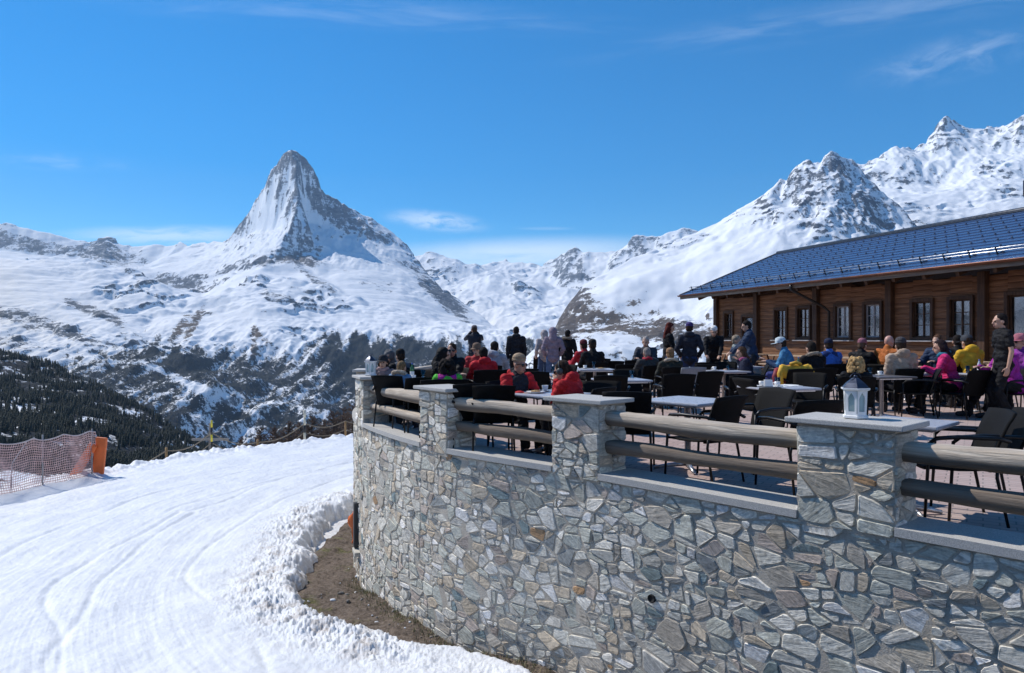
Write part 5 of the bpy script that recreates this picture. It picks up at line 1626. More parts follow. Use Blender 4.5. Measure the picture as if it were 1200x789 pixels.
    for i, s in enumerate((-1, 1)):
        g = Fig(); a = an[i]
        g.cap(a + Vector((0, -.03, .06)), a + Vector((0, -.03, -.03)), .056, .05); g.cap(a + Vector((0, -.035, -.035)), a + Vector((s * .012, .15, -.042)), .045, .042)
        fuse(g, 'boot', [cloth(boots)], .012, body)
    # ---- hair, hats
    if hair in ('short', 'long', 'curly', 'tail') and hat != 'hoodup':
        g = Fig(); k = 1.0
        g.ell(Hd(0, -.022, .045), (.085, .098, .097), 0, Rh); g.ell(Hd(0, -.055, -.01), (.074, .06, .07), 0, Rh)
        if hair == 'long':
            for x in (-.05, 0, .05): g.cap(Hd(x, -.06, -.0), T(x * 1.5, -.10, .46), .05, .035)
            for s in (-1, 1): g.cap(Hd(s * .068, -.01, .03), T(s * .085, -.01, .5), .026, .024)
        if hair == 'tail': g.cap(Hd(0, -.11, .03), Hd(0, -.15, -.1), .03, .02)
        if hair == 'curly':
            rr_ = random.Random(3)
            for _ in range(120):
                a = rr_.uniform(0, 6.28); z = rr_.uniform(-.12, .13); rad = .125 * math.sqrt(max(0, 1 - (max(0, z - .0) / .15) ** 2))
                p = (rad * math.cos(a), -.03 + rad * math.sin(a), z)
                if p[1] > .05 and z < .06: continue
                g.ell(Hd(*p), (.024, .024, .028))
        fuse(g, 'hair', [pmat('hair_%d_%d' % (int(hairc[0] * 100), int(hairc[2] * 100)), hairc, .85, 0, var=.5, scale=38, bump=.6, bscale=55, spec=.12, stretch=(1, 1, .25))], .009 if near else .012, body, .012 if hair != 'short' else .006, 1)
    M4 = Rh
    if hat == 'beanie':
        m = MB()
        m.lathe([(.094, -.0), (.104, .005), (.106, .045), (.1, .055), (.103, .06), (.098, .095), (.078, .132), (.045, .155), (.012, .165)], Hd(0, -.016, .05), 22, 0, True, Rh @ Matrix.Diagonal((.83, .96, .70)))
        m.build('beanie', cloth(hatc), body)
    if hat in ('cap', 'hat'):
        m = MB()
        m.lathe([(.092, 0), (.097, .01), (.096, .06), (.08, .1), (.04, .118), (.01, .122)], Hd(0, -.008, .035), 22, 0, True, Rh @ Matrix.Diagonal((.92, 1.06, 1)))
        if hat == 'cap':
            vs = []
            for j, rr_ in enumerate((0, 1)):
                for k in range(9):
                    a = R(20 + 140 * k / 8); q = .09 + rr_ * .075 * math.sin(a)
                    vs.append(Hd(q * math.cos(a) * .95, q * math.sin(a) + rr_ * .02, .04 - rr_ * .012))
            m.add(vs + [v + Vector((0, 0, .006)) for v in vs], [(k, k + 1, 10 + k, 9 + k) for k in range(8)] + [(18 + k, 27 + k, 28 + k, 19 + k) for k in range(8)] + [(9 + k, 10 + k, 28 + k, 27 + k) for k in range(8)])
        else:
            m.lathe([(.09, .002), (.135, -.018), (.14, -.014), (.095, .016)], Hd(0, -.008, .035), 24, 0, True, Rh)
        m.build(hat, cloth(hatc), body)
    if hat == 'hoodup':
        g = Fig()
        g.ell(Hd(0, -.035, .02), (.115, .12, .13), 0, Rh); g.cap(Hd(0, -.06, -.04), T(0, -.05, .48), .1, .12)
        hm = fuse(g, 'hood', [cloth(hatc)], vox, body, .012)
    if hood in ('fur', 'furup'):
        m = MB(); pts, rs = [], []
        rr_ = random.Random(hash(key) & 999)
        for k in range(25):
            a = 2 * math.pi * k / 24
            if hood == 'fur': p = neck + Rl @ Vector((.125 * math.cos(a), -.02 + .105 * math.sin(a), -.005 - .03 * math.sin(a)))
            else: p = Hd(.115 * math.cos(a), .045 - .0 * math.sin(a), .13 * math.sin(a) + .01)
            pts.append(p); rs.append(.034 * rr_.uniform(.8, 1.2))
        m.tube(pts, rs, 9)
        for _ in range(420):
            k = rr_.randrange(24); a = rr_.uniform(0, 6.28); b_ = rr_.uniform(-1, 1); dirn = Vector((math.cos(a) * math.sqrt(1 - b_ * b_), math.sin(a) * math.sqrt(1 - b_ * b_), b_))
            c0 = Vector(pts[k]).lerp(Vector(pts[k + 1]), rr_.random()); q = c0 + dirn * .03; e_ = c0 + dirn * .062; o_ = dirn.orthogonal().normalized() * .005
            m.add([q - o_, q + o_, e_], [(0, 1, 2)])
        m.build('fur_trim', pmat('fur_%d' % int((extra or {}).get('fur', .3) * 100), tuple(c * (extra or {}).get('fur', .3) for c in (1, .82, .62)), .9, 0, var=.4, scale=30), body)
    if scarf is not None:
        m = MB(); pts = [neck + Rl @ Vector((.085 * math.cos(a), -.005 + .085 * math.sin(a), .01 + .012 * math.sin(3 * a))) for a in np.linspace(0, 6.283, 19)]
        m.tube(pts, .032, 9); m.build('scarf', cloth(scarf), body)
    if glasses:
        m = MB()
        for s in (-1, 1):
            m.ell(Hd(s * .034, .094, .006), (.028, .012, .021), 0, Rh, 12, 8); m.tube([Hd(s * .06, .088, .012), Hd(s * .082, .03, .014), Hd(s * .083, -.01, .01)], .004, 6)
        m.tube([Hd(-.012, .104, .012), Hd(.012, .104, .012)], .004, 6)
        m.build('sunglasses', pmat('sunglass', (.008, .008, .01), .08, 0, spec=.6), body)
    if (extra or {}).get('earmuffs'):
        m = MB()
        for s in (-1, 1): m.ell(Hd(s * .092, -.005, -.005), (.026, .044, .046), 0, Rh, 14, 10)
        m.tube([Hd(.098 * math.cos(a), -.012, .02 + .115 * math.sin(a)) for a in np.linspace(0, math.pi, 15)], .009, 8)
        m.build('earmuffs', pmat('muff_grey', (.045, .05, .055), .5, 0, var=.3, scale=30), body)
    PEOPLE[key] = (body, Hd, S)
    if sit and seat != 'none':
        c = chair(px, d_, rz, seat or 'black armchair under the ' + label, False)
        M = Matrix.Rotation(R(rz), 3, 'Z')
        c.location = Vector(c.location) + M @ Vector((0, -.0, 0)); c.rotation_euler = (0, 0, R(rz)); c.scale = (1, 1, 1)
    return body

BK = (.009, .009, .011); NV = (.02, .028, .06); RED = (.50, .02, .025); JEAN = (.06, .1, .19)
P = person
P('beanie', 606, 9.05, 416, 'sit', -150, 'man in red and black ski jacket and beige beanie at the rail', RED, BK, 'bald', hat='beanie', hatc=(.36, .26, .17), glasses=True, arms='table', jacket2=(.02, .022, .03), split='panel', lean=9, yaw=18, hood='down', skin=SKINT, seat='black armchair the beige beanie man sits on')
P('muffs', 677, 8.25, 424, 'sit', 52, 'person in plain red jacket wearing dark ear muffs and sunglasses', RED, BK, 'tail', (.035, .022, .016), glasses=True, arms='drink', lean=24, yaw=12, nod=8, hood='down', extra={'earmuffs': 1}, female=True, seat='black armchair the ear muff wearer sits on')
P('green', 525, 9.95, 424, 'sit', 10, 'dark haired guest in magenta and bright green jacket seen from behind', (.10, .50, .05), BK, 'curly', (.018, .014, .013), jacket2=(.42, .02, .24), split='yoke', lean=22, female=True, seat='black armchair under the magenta and green jacket')
P('blond', 466, 10.95, 426, 'sit', -18, 'guest with tan fur trimmed hood and blue jacket behind the leftmost rail', (.16, .27, .42), BK, 'short', (.20, .13, .07), hood='fur', lean=18, female=True, extra={'fur': .5}, seat='black armchair under the tan fur hood at far left')
P('smile', 449, 11.75, 419, 'sit', 188, 'smiling woman in dark cap facing the camera beside the small lantern', (.22, .17, .18), BK, 'long', (.03, .02, .016), hat='cap', hatc=(.03, .03, .035), scarf=(.45, .3, .3), lean=4, yaw=-12, female=True, seat='black armchair of the smiling woman in the dark cap')
P('greyhood', 457, 12.9, 412, 'sit', 160, 'guest with raised grey hood behind the smiling woman', (.05, .05, .055), BK, hat='hoodup', hatc=(.13, .13, .135), seat='black armchair under the raised grey hood')
P('blackbeanie', 471, 12.6, 410, 'sit', 35, 'guest in black beanie and black jacket at far left', BK, BK, 'short', hat='beanie', hatc=BK, lean=10, jacket2=(.12, .13, .15), split='yoke', seat='black armchair under the black beanie guest')
P('hoodblack', 512, 12.5, 408, 'sit', -100, 'black hooded guest in side view left of the sunglasses man', BK, BK, hat='hoodup', hatc=BK, lean=15, seat='black armchair under the black hooded guest')
P('shades', 529, 13.0, 405, 'sit', 150, 'man in black with sunglasses and short hair facing left', BK, BK, 'short', (.03, .02, .015), glasses=True, lean=2, yaw=30, skin=SKINT, seat='black armchair of the man in black with sunglasses')
P('redback', 567, 12.8, 409, 'sit', 15, 'dark haired guest in red jacket seen from behind', (.55, .02, .03), BK, 'short', (.015, .012, .012), lean=8, jacket2=(.05, .02, .025), split='collar', hood='down', seat='black armchair under the red jacket seen from behind')
P('redfront', 559, 14.5, 403, 'sit', 170, 'guest in red jacket and tan hat facing us behind the red back', (.38, .03, .035), BK, 'short', (.05, .03, .02), hat='hat', hatc=(.2, .13, .09), lean=6, seat='black armchair of the tan hat guest in red')
P('greyhoodie', 579, 14.9, 402, 'sit', -12, 'dark haired guest in pale grey hoodie seen from behind', (.36, .37, .42), JEAN, 'short', (.02, .016, .014), hood='down', seat='black armchair under the pale grey hoodie')
P('photographer', 556, 22.0, 381, 'stand', 8, 'standing man in dark jacket and cap photographing the mountains', (.02, .023, .035), BK, 'short', hat='cap', hatc=(.12, .1, .1), arms='phone')
P('longcoat', 605, 19.5, 382, 'stand', 4, 'standing figure in long black jacket with black hair at the terrace edge', (.014, .016, .022), BK, 'short', (.012, .01, .01), hat=None, hood='down', arms='hang')
P('mauve', 648, 19.0, 383, 'stand', 2, 'standing figure in mauve hoodie with raised hood and blue jeans', (.27, .215, .26), (.10, .16, .28), hat='hoodup', hatc=(.27, .215, .26), arms='pocket')
P('pale', 638, 20.2, 386, 'stand', 22, 'standing figure in pale beige hood half hidden behind the mauve hoodie', (.42, .37, .36), JEAN, hat='hoodup', hatc=(.42, .37, .36), arms='pocket')
P('furcoat', 665, 19.6, 386, 'stand', -30, 'standing figure in black coat with grey fur hood at the terrace edge', BK, BK, 'short', (.015, .012, .012), hood='fur', arms='pocket', extra={'fur': .22})
P('redcap', 685, 17.2, 399, 'sit', 28, 'seated guest in red jacket and dark red cap before the brown slope', (.40, .02, .035), BK, 'short', hat='beanie', hatc=(.12, .02, .03), jacket2=(.03, .02, .025), split='low', seat='black armchair under the dark red cap')
P('blackcap', 695, 16.5, 400, 'sit', 10, 'seated guest in black jacket and black cap right of the dark red cap', BK, BK, 'short', hat='cap', hatc=BK, seat='black armchair under the black cap')
P('greyfar', 757, 18.8, 396, 'sit', 160, 'grey haired guest in dark jacket sitting far back against the snow', (.04, .045, .06), BK, 'short', (.35, .32, .3), seat='black armchair under the far grey haired guest')
P('greyscarf', 759, 14.8, 409, 'sit', 14, 'grey haired guest with red scarf seen from behind in mid terrace', (.05, .05, .05), BK, 'short', (.25, .22, .2), scarf=(.4, .03, .05), seat='black armchair under the grey hair and red scarf')
P('furmid', 786, 14.0, 409, 'sit', 2, 'guest with tan hat and wide fur hood in dark olive jacket seen from behind', (.035, .037, .03), BK, 'short', (.2, .12, .06), hat='beanie', hatc=(.30, .17, .09), hood='fur', extra={'fur': .42}, seat='black armchair under the wide fur hood in mid terrace')
b = P('menu', 783, 17.2, 377, 'stand', -95, 'standing woman in black jacket and jeans holding a white menu', BK, JEAN, 'long', (.09, .02, .015), arms='menu', female=True, nod=15)
P('purplehat', 808, 16.6, 376, 'stand', -14, 'standing figure in black jacket and purple beanie seen from behind', (.02, .022, .035), (.03, .05, .12), 'short', hat='beanie', hatc=(.05, .035, .16), arms='pocket', hood='down')
P('whitehat', 836, 18.7, 379, 'stand', 168, 'guest in black jacket and white hat standing over a table', BK, BK, 'short', hat='beanie', hatc=(.78, .78, .76), arms='reach', lean=18, nod=10)
P('navyman', 882, 17.3, 374, 'stand', 78, 'dark haired man in navy jacket standing and leaning over a table', (.022, .04, .085), (.02, .022, .03), 'short', (.015, .012, .01), arms='reach', lean=10, nod=8)
P('plaid', 867, 18.3, 391, 'sit', -120, 'light haired guest in pale green grey jacket leaning back by the chalet', (.30, .34, .33), (.3, .3, .28), 'short', (.3, .24, .18), lean=-2, seat='black armchair under the pale green grey jacket')
P('woman', 877, 14.6, 407, 'sit', 78, 'woman with long brown hair in navy jacket in side view', (.022, .025, .05), BK, 'long', (.09, .05, .03), scarf=(.4, .1, .2), arms='chin', lean=16, female=True, seat='black armchair under the long brown haired woman')
P('whitecap', 925, 15.9, 396, 'sit', 62, 'guest in white cap and sky blue jacket by the chalet', (.06, .2, .36), (.05, .06, .2), 'short', hat='cap', hatc=(.6, .68, .72), lean=18, jacket2=(.02, .05, .12), split='fore', seat='black armchair under the white cap and sky blue jacket')
P('furblack', 954, 13.6, 402, 'sit', 12, 'guest in black jacket with grey fur hood seen from behind left of the blonde', BK, BK, 'short', (.02, .018, .018), hood='fur', extra={'fur': .3}, lean=12, seat='black armchair under the grey fur hood')
P('bluejacket', 972, 15.6, 398, 'sit', 0, 'guest in bright blue jacket and navy beanie seen from behind', (.05, .15, .50), BK, 'short', hat='beanie', hatc=(.015, .02, .05), jacket2=(.02, .04, .14), split='yoke', seat='black armchair under the bright blue jacket')
P('pinkhat', 1010, 15.6, 398, 'sit', -50, 'guest in pink beanie and black jacket with sunglasses', BK, BK, 'short', (.1, .06, .04), hat='beanie', hatc=(.30, .12, .15), glasses=True, lean=6, seat='black armchair under the pink beanie')
P('orange', 1041, 15.3, 395, 'sit', -58, 'bald man in orange jacket in side view', (.44, .13, .03), BK, 'bald', lean=6, seat='black armchair under the bald man in orange', skin=pmat('skin_pink', (.56, .3, .23), .45))
P('beige', 1056, 13.3, 397, 'sit', -4, 'guest in beige jacket and dark grey beanie seen from behind', (.46, .34, .25), BK, 'short', hat='beanie', hatc=(.06, .055, .06), arms='lap', lean=6, hood='down', jacket2=(.28, .2, .15), split='low', seat='black armchair under the beige jacket')
P('navygirl', 1100, 15.8, 394, 'sit', 120, 'brown haired guest in navy jacket behind the pink jacket', (.03, .04, .09), BK, 'short', (.10, .05, .03), seat='black armchair under the navy jacket behind pink')
P('pink', 1113, 13.2, 399, 'sit', 56, 'guest in bright pink jacket with dark hair and black trousers', (.62, .03, .16), BK, 'long', (.03, .018, .02), scarf=(.03, .2, .3), lean=16, female=True, seat='black armchair under the bright pink jacket', legs=[(-.14, .42, .085), (.14, .5, .085)])
P('blackhair', 1123, 14.8, 392, 'sit', -18, 'black haired guest in black jacket just right of the pink jacket', BK, BK, 'short', (.012, .01, .01), seat='black armchair under the black haired guest')
P('yellow', 1139, 14.2, 394, 'sit', 8, 'guest in yellow jacket and dark grey cap seen from behind', (.66, .38, .03), BK, 'short', hat='cap', hatc=(.06, .065, .075), lean=14, hood='down', jacket2=(.08, .07, .06), split='fore', seat='black armchair under the yellow jacket guest')
P('waiter', 1176, 12.3, 366, 'stand', 80, 'waiter in black short sleeved shirt standing by the right window', (.014, .014, .016), BK, 'short', (.015, .012, .01), sleeves=False, arms='hang', lean=3)
P('purple', 1184, 12.8, 394, 'sit', 88, 'guest in purple jacket and grey brimmed hat with crossed boots', (.36, .03, .32), BK, 'short', hat='hat', hatc=(.24, .24, .26), glasses=True, lean=16, legs=[(-.14, .45, .085), (.12, .6, .085)], seat='black armchair under the grey brimmed hat')
P('purple2', 1197, 13.6, 391, 'sit', 96, 'guest in dark purple jacket and pink cap at the right edge', (.22, .04, .26), BK, 'short', hat='cap', hatc=(.45, .16, .2), glasses=True, lean=6, seat='black armchair at the right edge under the pink cap')
P('blonde', 1003, 10.7, 421, 'sit', -24, 'blonde curly haired guest in black seen from behind the lantern', BK, BK, 'curly', (.42, .27, .12), lean=-4, arms='lap', seat='black armchair the blonde curly haired guest leans back in')
flush()
# the menu in the standing woman's hands and the phone of the man at the edge
M = Matrix.Rotation(R(-95), 3, 'Z'); bm_, _, S_ = PEOPLE['menu']
m = MB(); m.box((0, 0, 0), (.24, .012, .32), Matrix.Rotation(R(-35), 3, 'X'))
tag(m.build('menu_card', PAPER, None, Vector(bm_.location) + M @ Vector((0, .45, 1.27)) * S_, R(-95)), 'white menu held open by the standing woman in black', 'menu')
M = Matrix.Rotation(R(8), 3, 'Z'); bm_, _, S_ = PEOPLE['photographer']
m = MB(); m.box((0, 0, 0), (.15, .009, .075), bev=.006)
o = m.build('phone', pmat('phone_black', (.015, .015, .018), .2), None, Vector(bm_.location) + M @ Vector((0, .39, 1.60)) * S_, R(8))
c = MB(); c.lathe([(.009, 0), (.009, .003)], (.055, .0045, .018), 12, 0, True, Matrix.Rotation(R(-90), 3, 'X')); c.build('camera_lens', pmat('lens', (.03, .03, .04), .05), o)
tag(o, 'black phone held up by the man photographing the mountains', 'phone')
# ------------------------------------------------------------------ the wooden chalet
EC = Vector((7.8, 33.6, 0)); DA = Vector((.283, -.959, 0)).normalized(); DB = Vector((.959, .283, 0)).normalized()
LEN = 27.0; ZE = 3.28; RUN = 5.3; RISE = 2.12; OVER = 1.3
ch = empty('chalet', EC + DB * 4 + DA * 10)
tag(ch, 'long dark timber chalet with a shiny blue black tiled roof and small paned windows', 'building')
CO = -Vector(ch.location)
def cp(t, s, z): return EC + DA * t + DB * s + Vector((0, 0, z)) + CO      # along the eave, inward, up
CM = Matrix((DA, DB, Vector((0, 0, 1)))).transposed()
def wood_mat(name, c0, c1, c2, axis=0):
    t = NT(name)
    uv = t.mapping(t.coord('Object'), (1, 1, 1), (0, 0, -math.atan2(DA.y, DA.x)))
    st = {0: (1.2, 22, 22), 2: (22, 22, 1.2)}[axis]
    n1 = t.noise(t.mapping(uv, st), 1.0, 6, .65, .3); n2 = t.noise(t.mapping(uv, (.5, .5, 4)), 1.0, 4, .6)
    c = t.ramp(n1, [(.3, c0), (.5, c1), (.72, c2)])
    c = t.mix(t.smooth(n2, .35, .75, 0, .55), c, c0)
    return t.fin(c, .62, 0, t.bump(n1, .5, .01), .3)
SIDING = wood_mat('chalet_siding', (.09, .038, .017), (.2, .092, .042), (.34, .175, .085))
TRIM = wood_mat('chalet_trim', (.035, .018, .01), (.075, .037, .02), (.13, .068, .035), 2)
FASC = wood_mat('chalet_fascia', (.10, .075, .055), (.2, .155, .12), (.33, .28, .22))
# log siding: rounded boards, the wall is solid behind them
def siding(t0, t1, z0, z1, parent):
    m = MB(); hgt = .165; n = int((z1 - z0) / hgt)
    prof = []
    for k in range(n):
        zb = z0 + k * hgt
        for q, o_ in ((0, .0), (.007, -.016), (.04, -.022), (hgt / 2, -.024), (hgt - .04, -.022), (hgt - .007, -.016)): prof.append((o_, zb + q))
    vs, fs = [], []
    for t_ in (t0, t1):
        for o_, z in prof: vs.append(cp(t_, OVER + o_, z))
    N_ = len(prof)
    for i in range(N_ - 1): fs.append((i, N_ + i, N_ + i + 1, i + 1))
    m.add(vs, fs, 0, False)
    return m.build('wall', SIDING, parent)
TA, TZ = 1.0, LEN - .5
HOLES = [(2.0, .62, 1.38, 2.50), (3.45, .8, .05, 2.3), (5.6, .72, 1.40, 2.52), (6.95, .72, 1.40, 2.52), (9.0, .72, 1.40, 2.52), (10.37, .72, 1.40, 2.52), (12.35, .72, 1.40, 2.52), (13.69, .72, 1.40, 2.52), (15.75, 1.25, 1.30, 2.55), (18.5, .72, 1.4, 2.52), (20, .72, 1.4, 2.52)]
ZT = 3.25
prev = TA
for (tc, wd, zb, zt) in HOLES:
    siding(prev, tc - wd / 2, 0, ZT, ch)
    if zb > .1: siding(tc - wd / 2, tc + wd / 2, 0, zb, ch)
    siding(tc - wd / 2, tc + wd / 2, zt, ZT, ch)
    prev = tc + wd / 2
siding(prev, TZ, 0, ZT, ch)
m = MB()
for tt_ in (TA + .12, TZ - .1):
    m = MB(); h_ = .1
    prof = [(OVER, 0), (2 * RUN - OVER, 0), (2 * RUN - OVER, ZE + .05), (RUN, ZE + RISE - .12), (OVER, ZE + .05 + RISE / RUN * OVER - .14)]
    prof[2] = (2 * RUN - OVER, ZE + .05 + RISE / RUN * OVER - .14)
    m.add([cp(tt_ - h_, s_, z_) for s_, z_ in prof] + [cp(tt_ + h_, s_, z_) for s_, z_ in prof], [(4, 3, 2, 1, 0), (5, 6, 7, 8, 9)] + [(k, (k + 1) % 5, 5 + (k + 1) % 5, 5 + k) for k in range(5)])
    m.build('gable_wall', SIDING, ch)
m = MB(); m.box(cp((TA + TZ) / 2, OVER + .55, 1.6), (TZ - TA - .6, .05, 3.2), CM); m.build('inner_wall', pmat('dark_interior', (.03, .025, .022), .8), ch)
for t_ in (TA + .1, 4.1, 7.7, 11.15, 14.45, 17.6, 21.2):
    m = MB(); m.box(cp(t_, OVER - .09, 1.62), (.24, .2, 3.24), CM, bev=.012); m.build('post', TRIM, ch)
gl = NT('window_glass')
gl.t.nodes.remove(gl.b)
co = gl.coord('Object'); n_ = gl.noise(co, 2.2, 4, .6, .4)
tr = gl.n('ShaderNodeBsdfTransparent'); tr.inputs[0].default_value = (.82, .86, .88, 1)
gs = gl.n('ShaderNodeBsdfGlossy'); gs.inputs['Roughness'].default_value = .03; gs.inputs['Color'].default_value = (.95, .97, 1, 1); gl.l(gl.bump(n_, .06, .03), gs.inputs['Normal'])
fr = gl.n('ShaderNodeLayerWeight'); fr.inputs['Blend'].default_value = .42
mx = gl.n('ShaderNodeMixShader'); gl.l(gl.math('ADD', gl.math('MULTIPLY', fr.outputs['Fresnel'], .8), .12, clamp=True), mx.inputs[0]); gl.l(tr.outputs[0], mx.inputs[1]); gl.l(gs.outputs[0], mx.inputs[2]); gl.l(mx.outputs[0], gl.out.inputs[0])
GLZ = gl.m
CURT = pmat('net_curtain', (.8, .81, .83), .9, 0, var=.2, scale=9, bump=.6, bscale=26, stretch=(1, 1, .1))
SILLM = pmat('sill_grey', (.38, .36, .35), .7, 0, var=.2)
for k, (tc, wd, zb, zt) in enumerate(HOLES):
    door = zb < .1
    fr = MB(); w_ = .1
    s0 = OVER - .055
    for sg in (-1, 1): fr.box(cp(tc + sg * (wd / 2 + .02), s0, (zb + zt) / 2), (w_, .09, zt - zb + .16), CM, bev=.008)
    fr.box(cp(tc, s0, zt + .03), (wd - .06, .088, .1), CM, bev=.008)
    if not door: fr.box(cp(tc, s0, zb - .03), (wd - .06, .088, .09), CM, bev=.008)
    f_ = fr.build('door_frame' if door else 'window', TRIM, ch)
    pn = MB(); pn.box(cp(tc, OVER + .04, (zb + zt) / 2), (wd - .05, .012, zt - zb - .02), CM)
    pn.build('pane', GLZ, f_)
    mu = MB(); nx, nz = (2, 3) if wd < 1 else (2, 1)
    if door: nx, nz = 1, 3
    for i in range(nx + 1):
        x = tc - wd / 2 + .045 + (wd - .09) * i / nx; mu.box(cp(x, OVER + .022, (zb + zt) / 2), (.05 if i in (0, nx) else (.035 if nx == 2 else .03), .03, zt - zb - .03), CM)
    for j in range(nz + 1):
        z = zb + .04 + (zt - zb - .08) * j / nz
        for i in range(nx):
            xa = tc - wd / 2 + .072 + (wd - .09) * i / nx; xb = tc - wd / 2 + .018 + (wd - .09) * (i + 1) / nx
            mu.box(cp((xa + xb) / 2, OVER + .022, z), (xb - xa, .026, .05 if j in (0, nz) else .022), CM)
    mu.build('muntins', TRIM if k not in (4, 5) else pmat('grey_paint', (.3, .29, .29), .6), f_)
    if not door:
        si = MB(); si.box(cp(tc, OVER - .10, zb - .1), (wd + .22, .2, .045), CM, bev=.008); si.build('sill', SILLM, f_)
    if k in (0, 2, 3, 4, 5, 6, 7):
        cu = MB(); vs, fs = [], []
        for sg in (-1, 1):
            b = len(vs)
            for i in range(15):
                x = tc + sg * (wd / 2 - .03 - (.31 if k in (4, 5) else .2) * i / 14); y = OVER + .12 + .02 * math.sin(i * 1.6)
                vs += [cp(x, y, zb + .02), cp(x, y, zt - .02)]
            fs += [(b + 2 * i, b + 2 * i + 2, b + 2 * i + 3, b + 2 * i + 1) for i in range(14)]
        cu.add(vs, fs, 0, True); cu.build('curtain', CURT, f_)
    if door:
        hd = MB(); hd.tube([cp(tc + .3, OVER - .0, 1.0), cp(tc + .3, OVER - .05, 1.0), cp(tc + .18, OVER - .05, 1.0)], .012, 8); hd.build('handle', ALU, f_)
# a notice in the right hand window
m = MB(); m.box(cp(15.95, OVER + .012, 2.0), (.42, .008, .56), CM, bev=.002)
po = m.build('notice', pmat('notice_paper', (.62, .66, .74), .7, var=.15, scale=14), ch)
po['label'] = 'pale blue notice sheet stuck in the right window'
# roof: overlapping courses of dark tiles on both slopes
t = NT('roof_tiles')
uv = t.mapping(t.coord('Object'), (1, 1, 1), (0, 0, -math.atan2(DA.y, DA.x)))
br = t.n('ShaderNodeTexBrick'); t.l(uv, br.inputs['Vector']); br.inputs['Scale'].default_value = 1.0; br.inputs['Brick Width'].default_value = .84; br.inputs['Row Height'].default_value = RUN / 16; br.inputs['Mortar Size'].default_value = .0025
br.inputs['Color1'].default_value = (.045, .095, .21, 1); br.inputs['Color2'].default_value = (.046, .098, .215, 1); br.inputs['Mortar'].default_value = (.034, .072, .16, 1)
n1 = t.noise(uv, 1.3, 5, .6); n2 = t.noise(uv, 9, 4, .6)
c = t.mix(t.smooth(n1, .45, .8, 0, .5), br.outputs['Color'], (.06, .09, .15))
ROOFM = t.fin(c, t.smooth(n2, .3, .7, .22, .36), 0, t.bump(t.math('MULTIPLY', br.outputs['Fac'], -1.0), .15, .006), .9)
m = MB(); NC = 16
nrm = Vector((0, 0, 1)) * RUN - DB * RISE; nrm.normalize()
nr2 = Vector((0, 0, 1)) * RUN + DB * RISE; nr2.normalize()
for k in range(NC):
    for side in (0, 1):
        s0, s1 = RUN * k / NC, RUN * (k + 1) / NC
        z0, z1 = ZE + RISE * k / NC, ZE + RISE * (k + 1) / NC
        n_ = nrm if side == 0 else nr2
        if side: s0, s1 = 2 * RUN - s0, 2 * RUN - s1
        a, b = cp(0, s0, z0) + n_ * .10, cp(LEN, s0, z0) + n_ * .10
        c_, d_ = cp(LEN, s1, z1) + n_ * .072, cp(0, s1, z1) + n_ * .072
        a2, b2 = cp(0, s0, z0) + n_ * .070, cp(LEN, s0, z0) + n_ * .070
        fs = [(0, 1, 2, 3), (4, 5, 1, 0)] if side == 0 else [(3, 2, 1, 0), (0, 1, 5, 4)]
        m.add([a, b, c_, d_, a2, b2], fs)
roof = m.build('roof', ROOFM, ch)
m = MB()
def slab(s0, z0, s1, z1, t0, t1, n_, th):
    vs = [cp(t0, s0, z0), cp(t1, s0, z0), cp(t1, s1, z1), cp(t0, s1, z1)]
    m.add(vs + [v - n_ * th for v in vs], [(3, 2, 1, 0), (4, 5, 6, 7), (0, 1, 5, 4), (1, 2, 6, 5), (2, 3, 7, 6), (3, 0, 4, 7)])
slab(.02, ZE + .055, RUN, ZE + RISE + .055, .03, LEN - .03, nrm, .12); slab(2 * RUN - .02, ZE + .055, RUN + .002, ZE + RISE + .055, .03, LEN - .03, nr2, .12)
m.build('soffit', TRIM, roof)
m = MB()
for k in range(24):
    t_ = 1.4 + k * 1.1
    a, b = cp(t_, .12, ZE - .14), cp(t_, OVER + .3, ZE - .14 + RISE / RUN * (OVER + .18))
    d_ = (b - a).normalized(); Mx = Matrix((DA, d_, DA.cross(d_))).transposed(); m.box((a + b) / 2, (.11, (b - a).length, .15), Mx)
m.build('rafters', TRIM, roof)
m = MB(); m.box(cp(LEN / 2, .0, ZE - .02), (LEN, .035, .17), CM, bev=.004)
for side in (0, 1):
    a, b = cp(-.012, 0 if side == 0 else 2 * RUN, ZE + .01), cp(-.012, RUN, ZE + RISE + .01)
    d_ = (b - a).normalized(); Mx = Matrix((DA, d_, DA.cross(d_))).transposed(); m.box((a + b) / 2, (.04, (b - a).length, .24), Mx)
m.build('fascia', FASC, roof)
m = MB(); g_ = []
vs, fs = [], []
for t_ in (-.02, LEN):
    for k in range(9):
        a = math.pi + math.pi * k / 8; vs.append(cp(t_, -.085 + .062 * math.cos(a), ZE + .075 + .062 * math.sin(a)))
fs = [(k, 9 + k, 10 + k, k + 1) for k in range(8)]
m.add(vs, fs, 0, True)
go_ = m.build('gutter', pmat('copper_gutter', (.16, .07, .045), .45, .6, var=.3, scale=4), roof)
md = go_.modifiers.new('s', 'SOLIDIFY'); md.thickness = .008
m = MB(); m.tube([cp(7.95, -.085, ZE + .02), cp(7.95, -.08, ZE - .16), cp(8.05, .1, ZE - .28), cp(8.35, 1.0, ZE - .78), cp(8.42, 1.16, ZE - .95), cp(8.42, 1.17, .02)], .048, 10)
m.build('downpipe', pmat('downpipe_dark', (.02, .018, .018), .4, .4), ch)
m = MB(); m.tube([cp(-.04, RUN, ZE + RISE + .09), cp(LEN + .04, RUN, ZE + RISE + .09)], .10, 10)
m.box(cp(LEN / 2, RUN - .14, ZE + RISE + .055), (LEN + .06, .16, .02), Matrix((DA, (DB * RUN + Vector((0, 0, RISE))).normalized(), nrm)).transposed())
